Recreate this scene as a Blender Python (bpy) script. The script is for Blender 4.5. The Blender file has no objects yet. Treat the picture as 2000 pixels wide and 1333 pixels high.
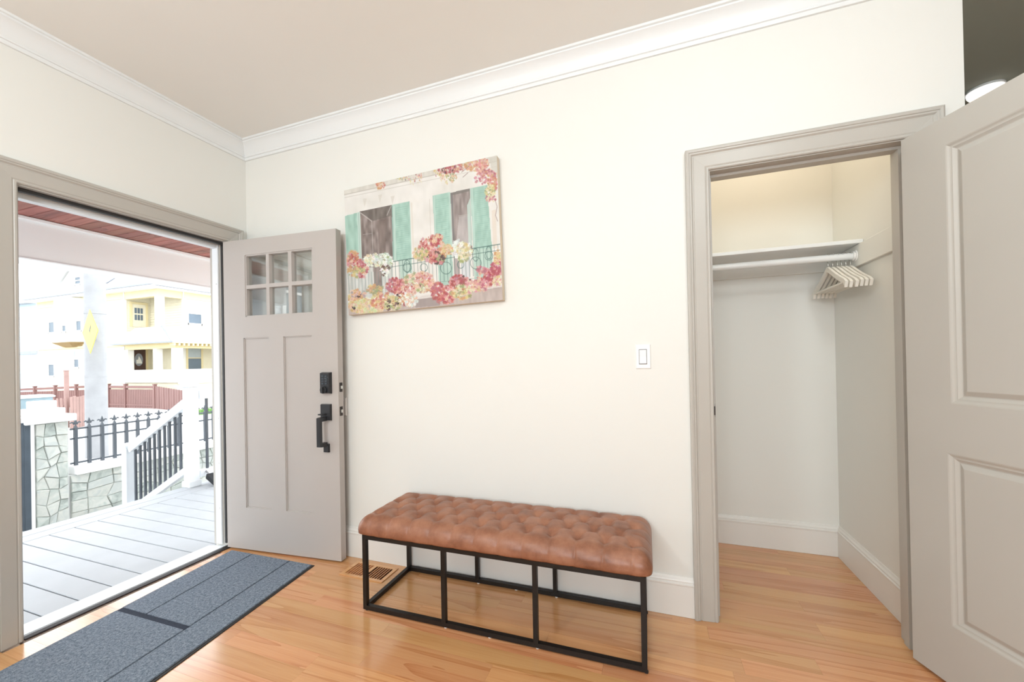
import bpy, bmesh, math, random
import numpy as np
from mathutils import Vector, Matrix

random.seed(7)
SC = bpy.context.scene
COL = SC.collection
PI = math.pi

# ------------------------------------------------------------------ camera
CF, CPX, CPY = 762.09, 1002.456, 701.084          # focal length and principal point in 2000x1333 pixels
YAW, PITCH, ROLL = 0.33474, 0.004378, -0.01918
CAM = Vector((2.6431, -1.9689, 1.2))


def cam_axes():
    c, s = math.cos(YAW), math.sin(YAW)
    r = Vector((c, s, 0)); f = Vector((-s, c, 0)); u = Vector((0, 0, 1))
    f2 = f * math.cos(PITCH) + u * math.sin(PITCH)
    u2 = u * math.cos(PITCH) - f * math.sin(PITCH)
    return r * math.cos(ROLL) + u2 * math.sin(ROLL), u2 * math.cos(ROLL) - r * math.sin(ROLL), f2


CR, CU, CFW = cam_axes()
cd = bpy.data.cameras.new('camera')
cam = bpy.data.objects.new('camera', cd)
COL.objects.link(cam)
cam.matrix_world = Matrix((
    (CR.x, CU.x, -CFW.x, CAM.x), (CR.y, CU.y, -CFW.y, CAM.y), (CR.z, CU.z, -CFW.z, CAM.z), (0, 0, 0, 1)))
cd.sensor_fit = 'HORIZONTAL'; cd.sensor_width = 36
cd.lens = CF * 36 / 2000
cd.shift_x = (1000 - CPX) / 2000
cd.shift_y = (CPY - 666.5) / 2000
cd.clip_start = 0.02; cd.clip_end = 400
SC.camera = cam


def ray(px, py):
    return CFW + CR * ((px - CPX) / CF) - CU * ((py - CPY) / CF)


def at(px, py, axis, val):
    """where the sight line through a pixel meets the plane axis = val"""
    v = ray(px, py)
    return CAM + v * ((val - CAM[axis]) / v[axis])


# ------------------------------------------------------------------ world, lights, exposure
SKY = 4.4
w = bpy.data.worlds.new('overcast_sky'); SC.world = w
w.use_nodes = True
bg = w.node_tree.nodes['Background']
bg.inputs[0].default_value = (0.93, 0.97, 1.0, 1)
bg.inputs[1].default_value = SKY


def add_light(name, kind, loc, power, color, size=0.2, size_y=None, aim=None, spread=None):
    ld = bpy.data.lights.new(name, kind)
    ld.energy = power; ld.color = color
    o = bpy.data.objects.new(name, ld); COL.objects.link(o); o.location = loc
    if kind == 'AREA':
        ld.size = size
        if size_y:
            ld.shape = 'RECTANGLE'; ld.size_y = size_y
        else:
            ld.shape = 'DISK'
        if spread: ld.spread = spread
    elif kind == 'POINT':
        ld.shadow_soft_size = size
    if aim is not None:
        o.rotation_euler = (Vector(aim) - Vector(loc)).to_track_quat('-Z', 'Y').to_euler()
    return o


LAMP, WINDOW_FILL, LEFT_FILL, CLOSET_LAMP = 20, 62, 46, 4.4
add_light('pendant_lamp_light', 'POINT', (3.28, -1.4, 2.45), LAMP, (0.88, 0.97, 0.98), 0.12)
add_light('added_left_fill', 'POINT', (1.25, -2.55, 2.25), LEFT_FILL, (0.90, 0.97, 0.98), 0.13)  # unseen fill, added to brighten the left wall, door and closet side
add_light('added_window_fill', 'AREA', (2.6, -4.5, 1.8), WINDOW_FILL, (0.86, 0.94, 1.0), 2.1, 1.15, aim=(2.6, 0, 1.7))  # unseen fill, added as daylight from behind the camera
add_light('closet_lamp_light', 'POINT', (3.25, 0.32, 2.6), CLOSET_LAMP, (1.0, 0.83, 0.64), 0.07)

SC.view_settings.view_transform = 'Standard'
SC.view_settings.look = 'None'
SC.view_settings.exposure = 0.0
SC.view_settings.gamma = 1.0
SC.view_settings.use_curve_mapping = False
SC.cycles.use_denoising = True
SC.cycles.max_bounces = 10
SC.cycles.diffuse_bounces = 6
SC.cycles.transparent_max_bounces = 16
SC.cycles.sample_clamp_indirect = 8


# ------------------------------------------------------------------ materials
def lin(c):
    return tuple(((v / 255) / 12.92 if v / 255 <= 0.04045 else ((v / 255 + 0.055) / 1.055) ** 2.4) for v in c)


class N:
    def __init__(self, name):
        self.m = bpy.data.materials.new(name); self.m.use_nodes = True
        self.t = self.m.node_tree
        self.b = self.t.nodes['Principled BSDF']

    def n(self, kind, **kw):
        nd = self.t.nodes.new(kind)
        for k, v in kw.items():
            if k.startswith('i_'):
                nd.inputs[int(k[2:])].default_value = v
            else:
                setattr(nd, k, v)
        return nd

    def l(self, a, ao, b, bi):
        self.t.links.new(a.outputs[ao], b.inputs[bi])

    def ramp(self, stops):
        r = self.n('ShaderNodeValToRGB')
        el = r.color_ramp.elements
        while len(el) < len(stops): el.new(0.5)
        for e, (p, c) in zip(el, stops):
            e.position = p; e.color = (*c, 1)
        return r


def paint(name, c, rough=0.5, var=0.03, bump=0.0, scale=3.0, metallic=0.0, spec=0.5, fine=120.0):
    q = N(name)
    q.b.inputs['Roughness'].default_value = rough
    q.b.inputs['Metallic'].default_value = metallic
    q.b.inputs['Specular IOR Level'].default_value = spec
    g = q.n('ShaderNodeNewGeometry')
    no = q.n('ShaderNodeTexNoise'); no.inputs['Scale'].default_value = scale; no.inputs['Detail'].default_value = 4
    q.l(g, 'Position', no, 'Vector')
    r = q.ramp([(0.3, tuple(v * (1 - var) for v in c)), (0.7, tuple(min(1, v * (1 + var)) for v in c))])
    q.l(no, 'Fac', r, 'Fac'); q.l(r, 'Color', q.b, 'Base Color')
    if bump:
        n2 = q.n('ShaderNodeTexNoise'); n2.inputs['Scale'].default_value = fine; n2.inputs['Detail'].default_value = 3
        q.l(g, 'Position', n2, 'Vector')
        b = q.n('ShaderNodeBump'); b.inputs['Strength'].default_value = bump; b.inputs['Distance'].default_value = 0.002
        q.l(n2, 'Fac', b, 'Height'); q.l(b, 'Normal', q.b, 'Normal')
    return q.m


def wood(name, stops, rough=0.25, per_object=True, spread=0.35, along=(1.0, 9.0), contour=7.0, pore=(5, 200), bump=0.05, pore_mix=0.35, axis=0):
    """plank wood: contour lines of a stretched noise give the cathedral grain, a finer stretched noise the pores"""
    q = N(name)
    q.b.inputs['Roughness'].default_value = rough
    g = q.n('ShaderNodeNewGeometry')
    oi = q.n('ShaderNodeObjectInfo')
    off = q.n('ShaderNodeVectorMath', operation='MULTIPLY_ADD')
    comb = q.n('ShaderNodeCombineXYZ')
    for i in range(3): q.l(oi, 'Random', comb, i)
    q.l(comb, 0, off, 0)
    off.inputs[1].default_value = (37.0, 23.0, 11.0) if per_object else (0, 0, 0)
    q.l(g, 'Position', off, 2)

    def mapped(a, b):
        m = q.n('ShaderNodeMapping')
        m.inputs['Scale'].default_value = (a, b, b) if axis == 0 else (b, a, b)
        q.l(off, 0, m, 'Vector')
        return m
    m1 = mapped(*along)
    n1 = q.n('ShaderNodeTexNoise'); n1.inputs['Scale'].default_value = 1.0; n1.inputs['Detail'].default_value = 1.5; n1.inputs['Distortion'].default_value = 0.25
    q.l(m1, 0, n1, 'Vector')
    mul = q.n('ShaderNodeMath', operation='MULTIPLY'); mul.inputs[1].default_value = contour
    q.l(n1, 'Fac', mul, 0)
    fr = q.n('ShaderNodeMath', operation='FRACT'); q.l(mul, 0, fr, 0)
    tri = q.n('ShaderNodeMath', operation='POWER'); tri.inputs[1].default_value = 2.2
    q.l(fr, 0, tri, 0)
    m2 = mapped(*pore)
    n2 = q.n('ShaderNodeTexNoise'); n2.inputs['Scale'].default_value = 1.0; n2.inputs['Detail'].default_value = 3
    q.l(m2, 0, n2, 'Vector')
    mx = q.n('ShaderNodeMix'); mx.data_type = 'FLOAT'; mx.inputs[0].default_value = pore_mix
    q.l(tri, 0, mx, 2); q.l(n2, 'Fac', mx, 3)
    r = q.ramp(stops); q.l(mx, 0, r, 'Fac')
    hs = q.n('ShaderNodeHueSaturation')
    q.l(r, 'Color', hs, 'Color')
    if per_object:
        mr = q.n('ShaderNodeMapRange'); mr.inputs[3].default_value = 1 - spread * .5; mr.inputs[4].default_value = 1 + spread * .45
        q.l(oi, 'Random', mr, 0); q.l(mr, 0, hs, 'Value')
        sc2 = q.n('ShaderNodeMath', operation='MULTIPLY'); sc2.inputs[1].default_value = 7.31
        q.l(oi, 'Random', sc2, 0)
        f2 = q.n('ShaderNodeMath', operation='FRACT'); q.l(sc2, 0, f2, 0)
        mr2 = q.n('ShaderNodeMapRange'); mr2.inputs[3].default_value = 0.488; mr2.inputs[4].default_value = 0.506
        q.l(f2, 0, mr2, 0); q.l(mr2, 0, hs, 'Hue')
    q.l(hs, 'Color', q.b, 'Base Color')
    if bump:
        b = q.n('ShaderNodeBump'); b.inputs['Strength'].default_value = bump; b.inputs['Distance'].default_value = 0.001
        q.l(mx, 0, b, 'Height'); q.l(b, 'Normal', q.b, 'Normal')
    return q.m


M = {}
M['wall'] = paint('cream_wall_paint', (0.775, 0.78, 0.748), 0.6, 0.008, 0.03, 2.0)
M['ceiling'] = paint('flat_ceiling_paint', (0.81, 0.805, 0.775), 0.75, 0.008, 0.02, 2.0)
M['hall'] = paint('shaded_hall_grey', (0.42, 0.47, 0.42), 0.7, 0.02, 0.02, 2.0)  # the hall's dimness is put into this grey base colour
M['trim'] = paint('white_trim_paint', (0.79, 0.82, 0.83), 0.32, 0.01)
M['base'] = paint('white_baseboard_paint', (0.78, 0.77, 0.74), 0.32, 0.01)
M['greige'] = paint('greige_door_paint', (0.475, 0.455, 0.417), 0.38, 0.012, 0.02)
M['greige_door'] = paint('greige_front_door_paint', (0.475, 0.442, 0.420), 0.42, 0.012, 0.02)
M['white'] = paint('white_vinyl', (0.78, 0.82, 0.85), 0.4, 0.01)
M['plate'] = paint('white_plastic', (0.84, 0.84, 0.83), 0.3, 0.01)
M['rubber'] = paint('black_weatherstrip', (0.025, 0.024, 0.024), 0.5, 0.05)
M['bronze'] = paint('dark_bronze_threshold', (0.035, 0.03, 0.03), 0.35, 0.05, metallic=0.4)
M['black_metal'] = paint('black_brown_steel', (0.011, 0.009, 0.008), 0.42, 0.1, metallic=0.3)
M['lock'] = paint('matte_black_hardware', (0.035, 0.037, 0.042), 0.4, 0.05, metallic=0.3)
M['steel'] = paint('brushed_steel', (0.62, 0.62, 0.60), 0.3, 0.03, metallic=1.0)
M['hanger'] = paint('white_hanger_wood', (0.80, 0.78, 0.72), 0.4, 0.02)
M['clear'] = paint('clear_glide_plastic', (0.75, 0.75, 0.72), 0.3, 0.02)
M['oak'] = wood('varnished_red_oak', [(0.0, lin((218, 170, 119))), (0.42, lin((209, 155, 104))), (0.7, lin((194, 136, 86))), (1.0, lin((158, 100, 60)))], rough=0.17, spread=0.21, bump=0.03, along=(0.55, 13.0), contour=5.0, pore_mix=0.6)
M['oak'].node_tree.nodes['Principled BSDF'].inputs['Specular IOR Level'].default_value = 1.0
M['oak'].node_tree.nodes['Principled BSDF'].inputs['Coat Weight'].default_value = 0.25
M['oak'].node_tree.nodes['Principled BSDF'].inputs['Coat Roughness'].default_value = 0.12
M['vent_wood'] = wood('vent_oak', [(0.0, lin((190, 135, 88))), (0.5, lin((178, 120, 76))), (1.0, lin((150, 95, 58)))], rough=0.3, per_object=False)
M['vent_dark'] = paint('duct_shade', (0.018, 0.006, 0.004), 0.9, 0.1, spec=0.05)
M['soffit'] = wood('stained_porch_ceiling_wood', [(0.0, lin((166, 112, 98))), (0.5, lin((146, 94, 82))), (1.0, lin((108, 68, 60)))], rough=0.5, spread=0.5, along=(1.0, 10), pore=(3, 120))
M['deck'] = paint('pale_grey_composite_deck', (0.40, 0.425, 0.45), 0.55, 0.04, 0.15, 6.0)
M['street'] = paint('pale_asphalt', (0.42, 0.42, 0.42), 0.9, 0.06, 0, 0.8)
M['ground'] = paint('pale_concrete', (0.48, 0.47, 0.45), 0.9, 0.06, 0, 0.8)
M['grass'] = paint('green_grass', (0.18, 0.33, 0.10), 0.9, 0.3, 0, 8)
M['iron'] = paint('black_wrought_iron', (0.080, 0.092, 0.108), 0.5, 0.06)
M['gate'] = paint('blue_black_gate', (0.05, 0.068, 0.088), 0.5, 0.1, 0, 8)
M['mortar'] = paint('grey_mortar', (0.58, 0.59, 0.58), 0.9, 0.08)
M['stonecap'] = paint('white_painted_cap', (0.80, 0.80, 0.79), 0.7, 0.02)
M['pole'] = paint('weathered_grey_pole', (0.30, 0.305, 0.315), 0.85, 0.08, 0, 4)
M['sign'] = paint('yellow_sign_face', (0.90, 0.72, 0.02), 0.45, 0.02)
M['sign_dark'] = paint('sign_black', (0.05, 0.05, 0.04), 0.5, 0.02)
M['siding'] = paint('pale_yellow_siding', (0.66, 0.62, 0.48), 0.7, 0.03)
M['siding_trim'] = paint('yellow_house_trim', (0.62, 0.53, 0.31), 0.6, 0.03)
M['house_white'] = paint('house_white_trim', (0.72, 0.72, 0.70), 0.6, 0.02)
M['roof'] = paint('pale_grey_shingles', (0.44, 0.44, 0.46), 0.85, 0.06, 0, 3)
M['gutter'] = paint('grey_gutter', (0.24, 0.26, 0.30), 0.6, 0.05)
M['glass_far'] = paint('blue_grey_window_glass', (0.13, 0.165, 0.20), 0.4, 0.15, 0, 0.6, spec=0.15)
M['blind'] = paint('pale_window_blind', (0.34, 0.39, 0.41), 0.5, 0.04)
M['far_door'] = paint('dark_brown_far_door', (0.06, 0.025, 0.02), 0.5, 0.1)
M['blue_house'] = paint('pale_blue_siding', (0.43, 0.53, 0.60), 0.7, 0.03)
M['grey_house'] = paint('grey_siding', (0.62, 0.64, 0.66), 0.7, 0.04)
M['brown_fence'] = paint('brown_vinyl_fence', (0.20, 0.105, 0.095), 0.6, 0.05, 0, 2)
M['pink_fence'] = paint('faded_red_brown_pickets', (0.29, 0.185, 0.165), 0.7, 0.08, 0, 3)
M['bin'] = paint('blue_grey_bin', (0.19, 0.26, 0.29), 0.5, 0.1, 0, 3)
M['bin_lid'] = paint('pale_bin_lid', (0.55, 0.62, 0.64), 0.45, 0.05, 0, 3)
M['bristle'] = paint('black_broom_head', (0.02, 0.022, 0.025), 0.8, 0.1)

# stone veneer: tone per stone
q = N('grey_green_stone'); q.b.inputs['Roughness'].default_value = 0.85
oi = q.n('ShaderNodeObjectInfo'); g = q.n('ShaderNodeNewGeometry')
no = q.n('ShaderNodeTexNoise'); no.inputs['Scale'].default_value = 9; no.inputs['Detail'].default_value = 6; no.inputs['Distortion'].default_value = 1.2
q.l(g, 'Position', no, 'Vector')
ad = q.n('ShaderNodeMath', operation='MULTIPLY_ADD'); ad.inputs[1].default_value = 0.55
q.l(oi, 'Random', ad, 0); q.l(no, 'Fac', ad, 2)
rp = q.ramp([(0.3, (0.25, 0.28, 0.26)), (0.55, (0.40, 0.44, 0.41)), (0.8, (0.52, 0.53, 0.49)), (1.0, (0.44, 0.47, 0.45))])
q.l(ad, 0, rp, 'Fac'); q.l(rp, 'Color', q.b, 'Base Color')
M['stone'] = q.m

# leather: mottled cognac
q = N('cognac_leather'); q.b.inputs['Roughness'].default_value = 0.36
q.b.inputs['Specular IOR Level'].default_value = 0.55
g = q.n('ShaderNodeNewGeometry')
no = q.n('ShaderNodeTexNoise'); no.inputs['Scale'].default_value = 11; no.inputs['Detail'].default_value = 7; no.inputs['Roughness'].default_value = 0.65
q.l(g, 'Position', no, 'Vector')
rp = q.ramp([(0.26, lin((108, 64, 43))), (0.5, lin((145, 95, 70))), (0.74, lin((168, 118, 92)))])
q.l(no, 'Fac', rp, 'Fac'); q.l(rp, 'Color', q.b, 'Base Color')
n2 = q.n('ShaderNodeTexNoise'); n2.inputs['Scale'].default_value = 240; n2.inputs['Detail'].default_value = 3
q.l(g, 'Position', n2, 'Vector')
b = q.n('ShaderNodeBump'); b.inputs['Strength'].default_value = 0.14; b.inputs['Distance'].default_value = 0.002
q.l(n2, 'Fac', b, 'Height'); q.l(b, 'Normal', q.b, 'Normal')
mr = q.n('ShaderNodeMapRange'); mr.inputs[3].default_value = 0.32; mr.inputs[4].default_value = 0.46
q.l(no, 'Fac', mr, 0); q.l(mr, 0, q.b, 'Roughness')
M['leather'] = q.m

# ribbed carpet of the mat
q = N('charcoal_blue_carpet'); q.b.inputs['Roughness'].default_value = 0.95; q.b.inputs['Specular IOR Level'].default_value = 0.1
g = q.n('ShaderNodeNewGeometry')
no = q.n('ShaderNodeTexNoise'); no.inputs['Scale'].default_value = 320; no.inputs['Detail'].default_value = 4
q.l(g, 'Position', no, 'Vector')
n3 = q.n('ShaderNodeTexNoise'); n3.inputs['Scale'].default_value = 90; n3.inputs['Detail'].default_value = 2
q.l(g, 'Position', n3, 'Vector')
mx = q.n('ShaderNodeMix'); mx.data_type = 'FLOAT'; mx.inputs[0].default_value = 0.4
q.l(no, 'Fac', mx, 2); q.l(n3, 'Fac', mx, 3)
rp = q.ramp([(0.34, lin((82, 93, 106))), (0.5, lin((119, 130, 144))), (0.68, lin((156, 166, 178)))])
q.l(mx, 0, rp, 'Fac'); q.l(rp, 'Color', q.b, 'Base Color')
b = q.n('ShaderNodeBump'); b.inputs['Strength'].default_value = 0.6; b.inputs['Distance'].default_value = 0.003
q.l(mx, 0, b, 'Height'); q.l(b, 'Normal', q.b, 'Normal')
M['carpet'] = q.m
M['carpet_line'] = paint('dark_carpet_line', lin((42, 50, 66)), 0.95, 0.2, 0, 200)

# window glass: mirror by Fresnel over clear
q = N('clear_glass')
q.t.nodes.remove(q.b)
out = q.t.nodes['Material Output']
tr = q.n('ShaderNodeBsdfTransparent'); tr.inputs[0].default_value = (0.95, 0.96, 0.95, 1)
gl = q.n('ShaderNodeBsdfGlossy'); gl.inputs['Roughness'].default_value = 0.0
lw = q.n('ShaderNodeLayerWeight')
pw = q.n('ShaderNodeMath', operation='POWER'); pw.inputs[1].default_value = 5.0
q.l(lw, 'Facing', pw, 0)
fr = q.n('ShaderNodeMath', operation='MULTIPLY_ADD'); fr.inputs[1].default_value = 0.9; fr.inputs[2].default_value = 0.15   # Schlick
q.l(pw, 0, fr, 0)
ms = q.n('ShaderNodeMixShader')
q.l(fr, 0, ms, 0); q.l(tr, 0, ms, 1); q.l(gl, 0, ms, 2); q.l(ms, 0, out, 0)
M['glass'] = q.m

q = N('lit_dome_glass'); q.b.inputs['Base Color'].default_value = (0.8, 0.8, 0.78, 1)
q.b.inputs['Emission Color'].default_value = (1, 0.98, 0.94, 1); q.b.inputs['Emission Strength'].default_value = 1.0
M['dome'] = q.m

q = N('canvas_print'); q.b.inputs['Roughness'].default_value = 0.75
vc = q.n('ShaderNodeVertexColor'); vc.layer_name = 'print'
q.l(vc, 'Color', q.b, 'Base Color')
g = q.n('ShaderNodeNewGeometry')
no = q.n('ShaderNodeTexNoise'); no.inputs['Scale'].default_value = 900
q.l(g, 'Position', no, 'Vector')
b = q.n('ShaderNodeBump'); b.inputs['Strength'].default_value = 0.08; b.inputs['Distance'].default_value = 0.001
q.l(no, 'Fac', b, 'Height'); q.l(b, 'Normal', q.b, 'Normal')
M['print'] = q.m
M['canvas'] = paint('canvas_edge', lin((214, 200, 180)), 0.8, 0.05)


# ------------------------------------------------------------------ mesh helpers
def new(): return bmesh.new()


def face(bm, pts):
    return bm.faces.new([bm.verts.new(p) for p in pts])


def box(bm, x0, x1, y0, y1, z0, z1, c=0.0, top_only=False):
    """box with optional chamfered edges"""
    r = bmesh.ops.create_cube(bm, size=1.0)
    vs = r['verts']
    for v in vs:
        v.co = Vector(((x0 + x1) / 2 + v.co.x * (x1 - x0), (y0 + y1) / 2 + v.co.y * (y1 - y0), (z0 + z1) / 2 + v.co.z * (z1 - z0)))
    if c:
        es = set(e for v in vs for e in v.link_edges)
        if top_only:
            es = [e for e in es if min(e.verts[0].co.z, e.verts[1].co.z) > z1 - 1e-6]
        bmesh.ops.bevel(bm, geom=list(es), offset=c, segments=1, affect='EDGES')
    return vs


def hexa(bm, p):
    """solid from 8 corner points: bottom ring 0-3, top ring 4-7"""
    v = [bm.verts.new(q_) for q_ in p]
    for f in ((3, 2, 1, 0), (4, 5, 6, 7), (0, 1, 5, 4), (1, 2, 6, 5), (2, 3, 7, 6), (3, 0, 4, 7)):
        bm.faces.new([v[i] for i in f])


def bar(bm, a, b, wd, ht, up=Vector((0, 0, 1))):
    """square bar from a to b"""
    a, b = Vector(a), Vector(b)
    d = (b - a).normalized()
    s = d.cross(up)
    if s.length < 1e-4: s = d.cross(Vector((1, 0, 0)))
    s.normalize(); t = s.cross(d).normalized()
    s *= wd / 2; t *= ht / 2
    hexa(bm, [a - s - t, a + s - t, b + s - t, b - s - t, a - s + t, a + s + t, b + s + t, b - s + t])


def tube(bm, pts, r, n=10, closed=False, caps=True):
    pts = [Vector(p) for p in pts]
    rs = r if isinstance(r, (list, tuple)) else [r] * len(pts)
    rings = []; prev = None
    for i, p in enumerate(pts):
        d = (pts[min(i + 1, len(pts) - 1)] - pts[max(i - 1, 0)]).normalized()
        if prev is None:
            s = d.cross(Vector((0, 0, 1)))
            if s.length < 1e-3: s = d.cross(Vector((1, 0, 0)))
        else:
            s = prev - d * prev.dot(d)
        s.normalize(); prev = s
        t = d.cross(s)
        rings.append([bm.verts.new(p + (s * math.cos(2 * PI * k / n) + t * math.sin(2 * PI * k / n)) * rs[i]) for k in range(n)])
    for a, b_ in zip(rings, rings[1:]):
        for k in range(n):
            bm.faces.new([a[k], a[(k + 1) % n], b_[(k + 1) % n], b_[k]])
    if caps:
        bm.faces.new(rings[0][::-1]); bm.faces.new(rings[-1])


def lathe(bm, c, prof, n=24, axis='z'):
    """prof: (radius, height) pairs round the axis through c"""
    c = Vector(c); rings = []
    for r, h in prof:
        ring = []
        for k in range(n):
            a = 2 * PI * k / n
            o = Vector((r * math.cos(a), r * math.sin(a), h)) if axis == 'z' else Vector((r * math.cos(a), h, r * math.sin(a)))
            ring.append(bm.verts.new(c + o))
        rings.append(ring)
    for a, b_ in zip(rings, rings[1:]):
        for k in range(n):
            bm.faces.new([a[k], a[(k + 1) % n], b_[(k + 1) % n], b_[k]])
    bm.faces.new(rings[0][::-1]); bm.faces.new(rings[-1])


def loft(bm, rings, closed=True, caps=True):
    vs = [[bm.verts.new(p) for p in r] for r in rings]
    n = len(vs[0])
    for a, b_ in zip(vs, vs[1:]):
        for k in range(n if closed else n - 1):
            bm.faces.new([a[k], a[(k + 1) % n], b_[(k + 1) % n], b_[k]])
    if caps and closed:
        bm.faces.new(vs[0][::-1]); bm.faces.new(vs[-1])


def prism(bm, poly, fn, d0, d1):
    """polygon extruded from d0 to d1; fn(a, b, d) gives the point"""
    loft(bm, [[fn(a, b_, d0) for a, b_ in poly], [fn(a, b_, d1) for a, b_ in poly]])


def obj(name, bm, m, parent=None, smooth=False, sub_angle=None):
    bmesh.ops.recalc_face_normals(bm, faces=bm.faces)
    me = bpy.data.meshes.new(name)
    bm.to_mesh(me); bm.free()
    me.materials.append(M[m] if isinstance(m, str) else m)
    if smooth:
        me.polygons.foreach_set('use_smooth', [True] * len(me.polygons))
        if sub_angle:
            me.set_sharp_from_angle(angle=math.radians(sub_angle))
    o = bpy.data.objects.new(name, me); COL.objects.link(o)
    if parent is not None: adopt(o, parent)
    return o


def world_of(o):
    mtx = Matrix.LocRotScale(o.location, o.rotation_euler, o.scale)
    if o.parent: return world_of(o.parent) @ o.matrix_parent_inverse @ mtx
    return mtx


def adopt(o, parent):
    """parent a mesh drawn in room coordinates, keeping it where it is"""
    o.parent = parent
    o.matrix_parent_inverse = world_of(parent).inverted()


def tag(o, label=None, cat=None, group=None, kind=None):
    if label: o['label'] = label
    if cat: o['category'] = cat
    if group: o['group'] = group
    if kind: o['kind'] = kind
    return o


def thing(name, label, cat, loc, group=None, kind=None):
    o = bpy.data.objects.new(name, None); COL.objects.link(o)
    o.location = loc; o.empty_display_size = 0.1
    return tag(o, label, cat, group, kind)


def struct(name, bm, m, smooth=False, parent=None):
    o = obj(name, bm, m, parent, smooth)
    o['kind'] = 'structure'
    return o


def clone(o, parent=None):
    c = o.copy(); COL.objects.link(c)
    if parent is not None: c.parent = parent
    return c


# ------------------------------------------------------------------ room shell
CZ = 2.74
OX0, OX1, OZ = 2.92, 3.625, 2.042           # closet opening
DY0, DY1, DZ = -1.05, -0.14, 2.025          # front door opening
WE = 3.797                                  # where the long wall ends
bm = new(); box(bm, -0.16, 6.1, -4.75, 4.3, -0.25, -0.022)
floor = struct('floor', bm, 'oak')
bm = new(); box(bm, 0, 6.0, -4.6, -1.52, -0.022, 0.0)
struct('boards_beyond', bm, 'oak', parent=floor)['kind'] = 'structure'
bm = new(); box(bm, WE, 6.0, -0.03, 4.2, -0.022, 0.0)
struct('hall_boards', bm, 'oak', parent=floor)
bm = new(); box(bm, -0.16, 6.1, -4.75, 0.12, CZ, CZ + 0.12); box(bm, 2.65, WE, 0.12, 0.97, CZ, CZ + 0.12)
struct('ceiling', bm, 'ceiling')
bm = new(); box(bm, WE, 6.1, 0.12, 4.3, CZ, CZ + 0.12)
struct('hall_ceiling', bm, 'hall')
bm = new()
box(bm, -0.16, 0, -4.6, DY0 - 0.012, -0.02, CZ); box(bm, -0.16, 0, DY1 + 0.012, 0.12, -0.02, CZ); box(bm, -0.16, 0, DY0 - 0.012, DY1 + 0.012, DZ + 0.012, CZ)
struct('wall_left', bm, 'wall')
bm = new()
box(bm, 0, OX0 - 0.012, 0, 0.12, -0.02, CZ); box(bm, OX1 + 0.012, WE, 0, 0.12, -0.02, CZ); box(bm, OX0 - 0.012, OX1 + 0.012, 0, 0.12, OZ + 0.012, CZ)
struct('wall_main', bm, 'wall')
bm = new(); box(bm, 2.65, WE, 0.85, 0.97, -0.02, CZ)
struct('wall_closet_back', bm, 'wall')
bm = new(); box(bm, 3.69, WE, 0.12, 0.85, -0.02, CZ)
struct('wall_closet_right', bm, 'wall')
bm = new(); box(bm, 2.65, 2.75, 0.12, 0.85, -0.02, CZ)
struct('wall_closet_left', bm, 'wall')
bm = new(); box(bm, 6.0, 6.1, -4.75, 4.3, -0.02, CZ)
struct('wall_right', bm, 'wall')
bm = new(); box(bm, WE - 0.1, 6.0, 4.2, 4.3, -0.02, CZ); box(bm, WE - 0.1, WE, 0.97, 4.2, -0.02, CZ)
struct('wall_hall', bm, 'hall')
bm = new()
box(bm, -0.16, 1.5, -4.75, -4.6, -0.02, CZ); box(bm, 3.7, 6.1, -4.75, -4.6, -0.02, CZ); box(bm, 1.5, 3.7, -4.75, -4.6, -0.02, 1.2); box(bm, 1.5, 3.7, -4.75, -4.6, 2.3, CZ)
struct('wall_back', bm, 'wall')
bm = new()
for x in (1.5, 2.57, 3.63): box(bm, x, x + 0.07, -4.7, -4.64, 1.2, 2.3)
for z in (1.2, 1.72, 2.24): box(bm, 1.5, 3.7, -4.69, -4.65, z, z + 0.06)
win = struct('added_window_1', bm, 'white')  # unseen window, added to go with the daylight fill
bm = new(); box(bm, 1.5, 3.7, -4.672, -4.668, 1.2, 2.3)
obj('pane', bm, 'glass', win)

# floor boards, each its own piece
PW = 0.0825
Y0 = -0.7085 - 10 * PW                       # a joint row lies at y = -0.7085
joints = {}
def planks_for(j, xa, xb, ya, yb):
    cuts = [xa]
    rr = random.Random(100 + j)
    x = xa + rr.uniform(0.2, 0.9)
    yc = (ya + yb) / 2
    known = [(1.338, -0.75), (2.038, -0.556), (2.45, -0.42), (3.235, -0.17), (3.32, 0.035), (2.92, -0.33)]
    fixed = [kx for kx, ky in known if abs(ky - yc) < PW / 2 and xa < kx < xb]
    while x < xb - 0.25:
        if all(abs(x - k) > 0.45 for k in fixed): cuts.append(x)
        x += rr.uniform(0.55, 1.35)
    cuts = sorted(cuts + fixed) + [xb]
    for a, b_ in zip(cuts, cuts[1:]):
        p = new(); box(p, a + 0.0002, b_ - 0.0002, ya + 0.0002, yb - 0.0002, -0.021, 0.0)
        obj('plank', p, 'oak', floor)
j = 0
y = Y0
while y < 0.85:
    ya, yb = y, y + PW
    j += 1
    if yb > -1.53:
        if yb <= 0.0: planks_for(j, 0.0 if yb < DY0 or ya > DY1 - PW else 0.03, WE + (2.2 if yb < 0 else 0), max(ya, -1.52), yb)
        elif ya < 0.0:
            planks_for(j, 0.0, WE, ya, yb if False else min(yb, 0.0))
            planks_for(j + 50, OX0, OX1, 0.0, yb)
        elif yb <= 0.12: planks_for(j, OX0, OX1, ya, yb)
        elif ya < 0.12:
            planks_for(j, OX0, OX1, ya, 0.12); planks_for(j + 50, 2.75, 3.69, 0.12, yb)
        else: planks_for(j, 2.75, 3.69, ya, min(yb, 0.85))
    y = yb


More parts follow.
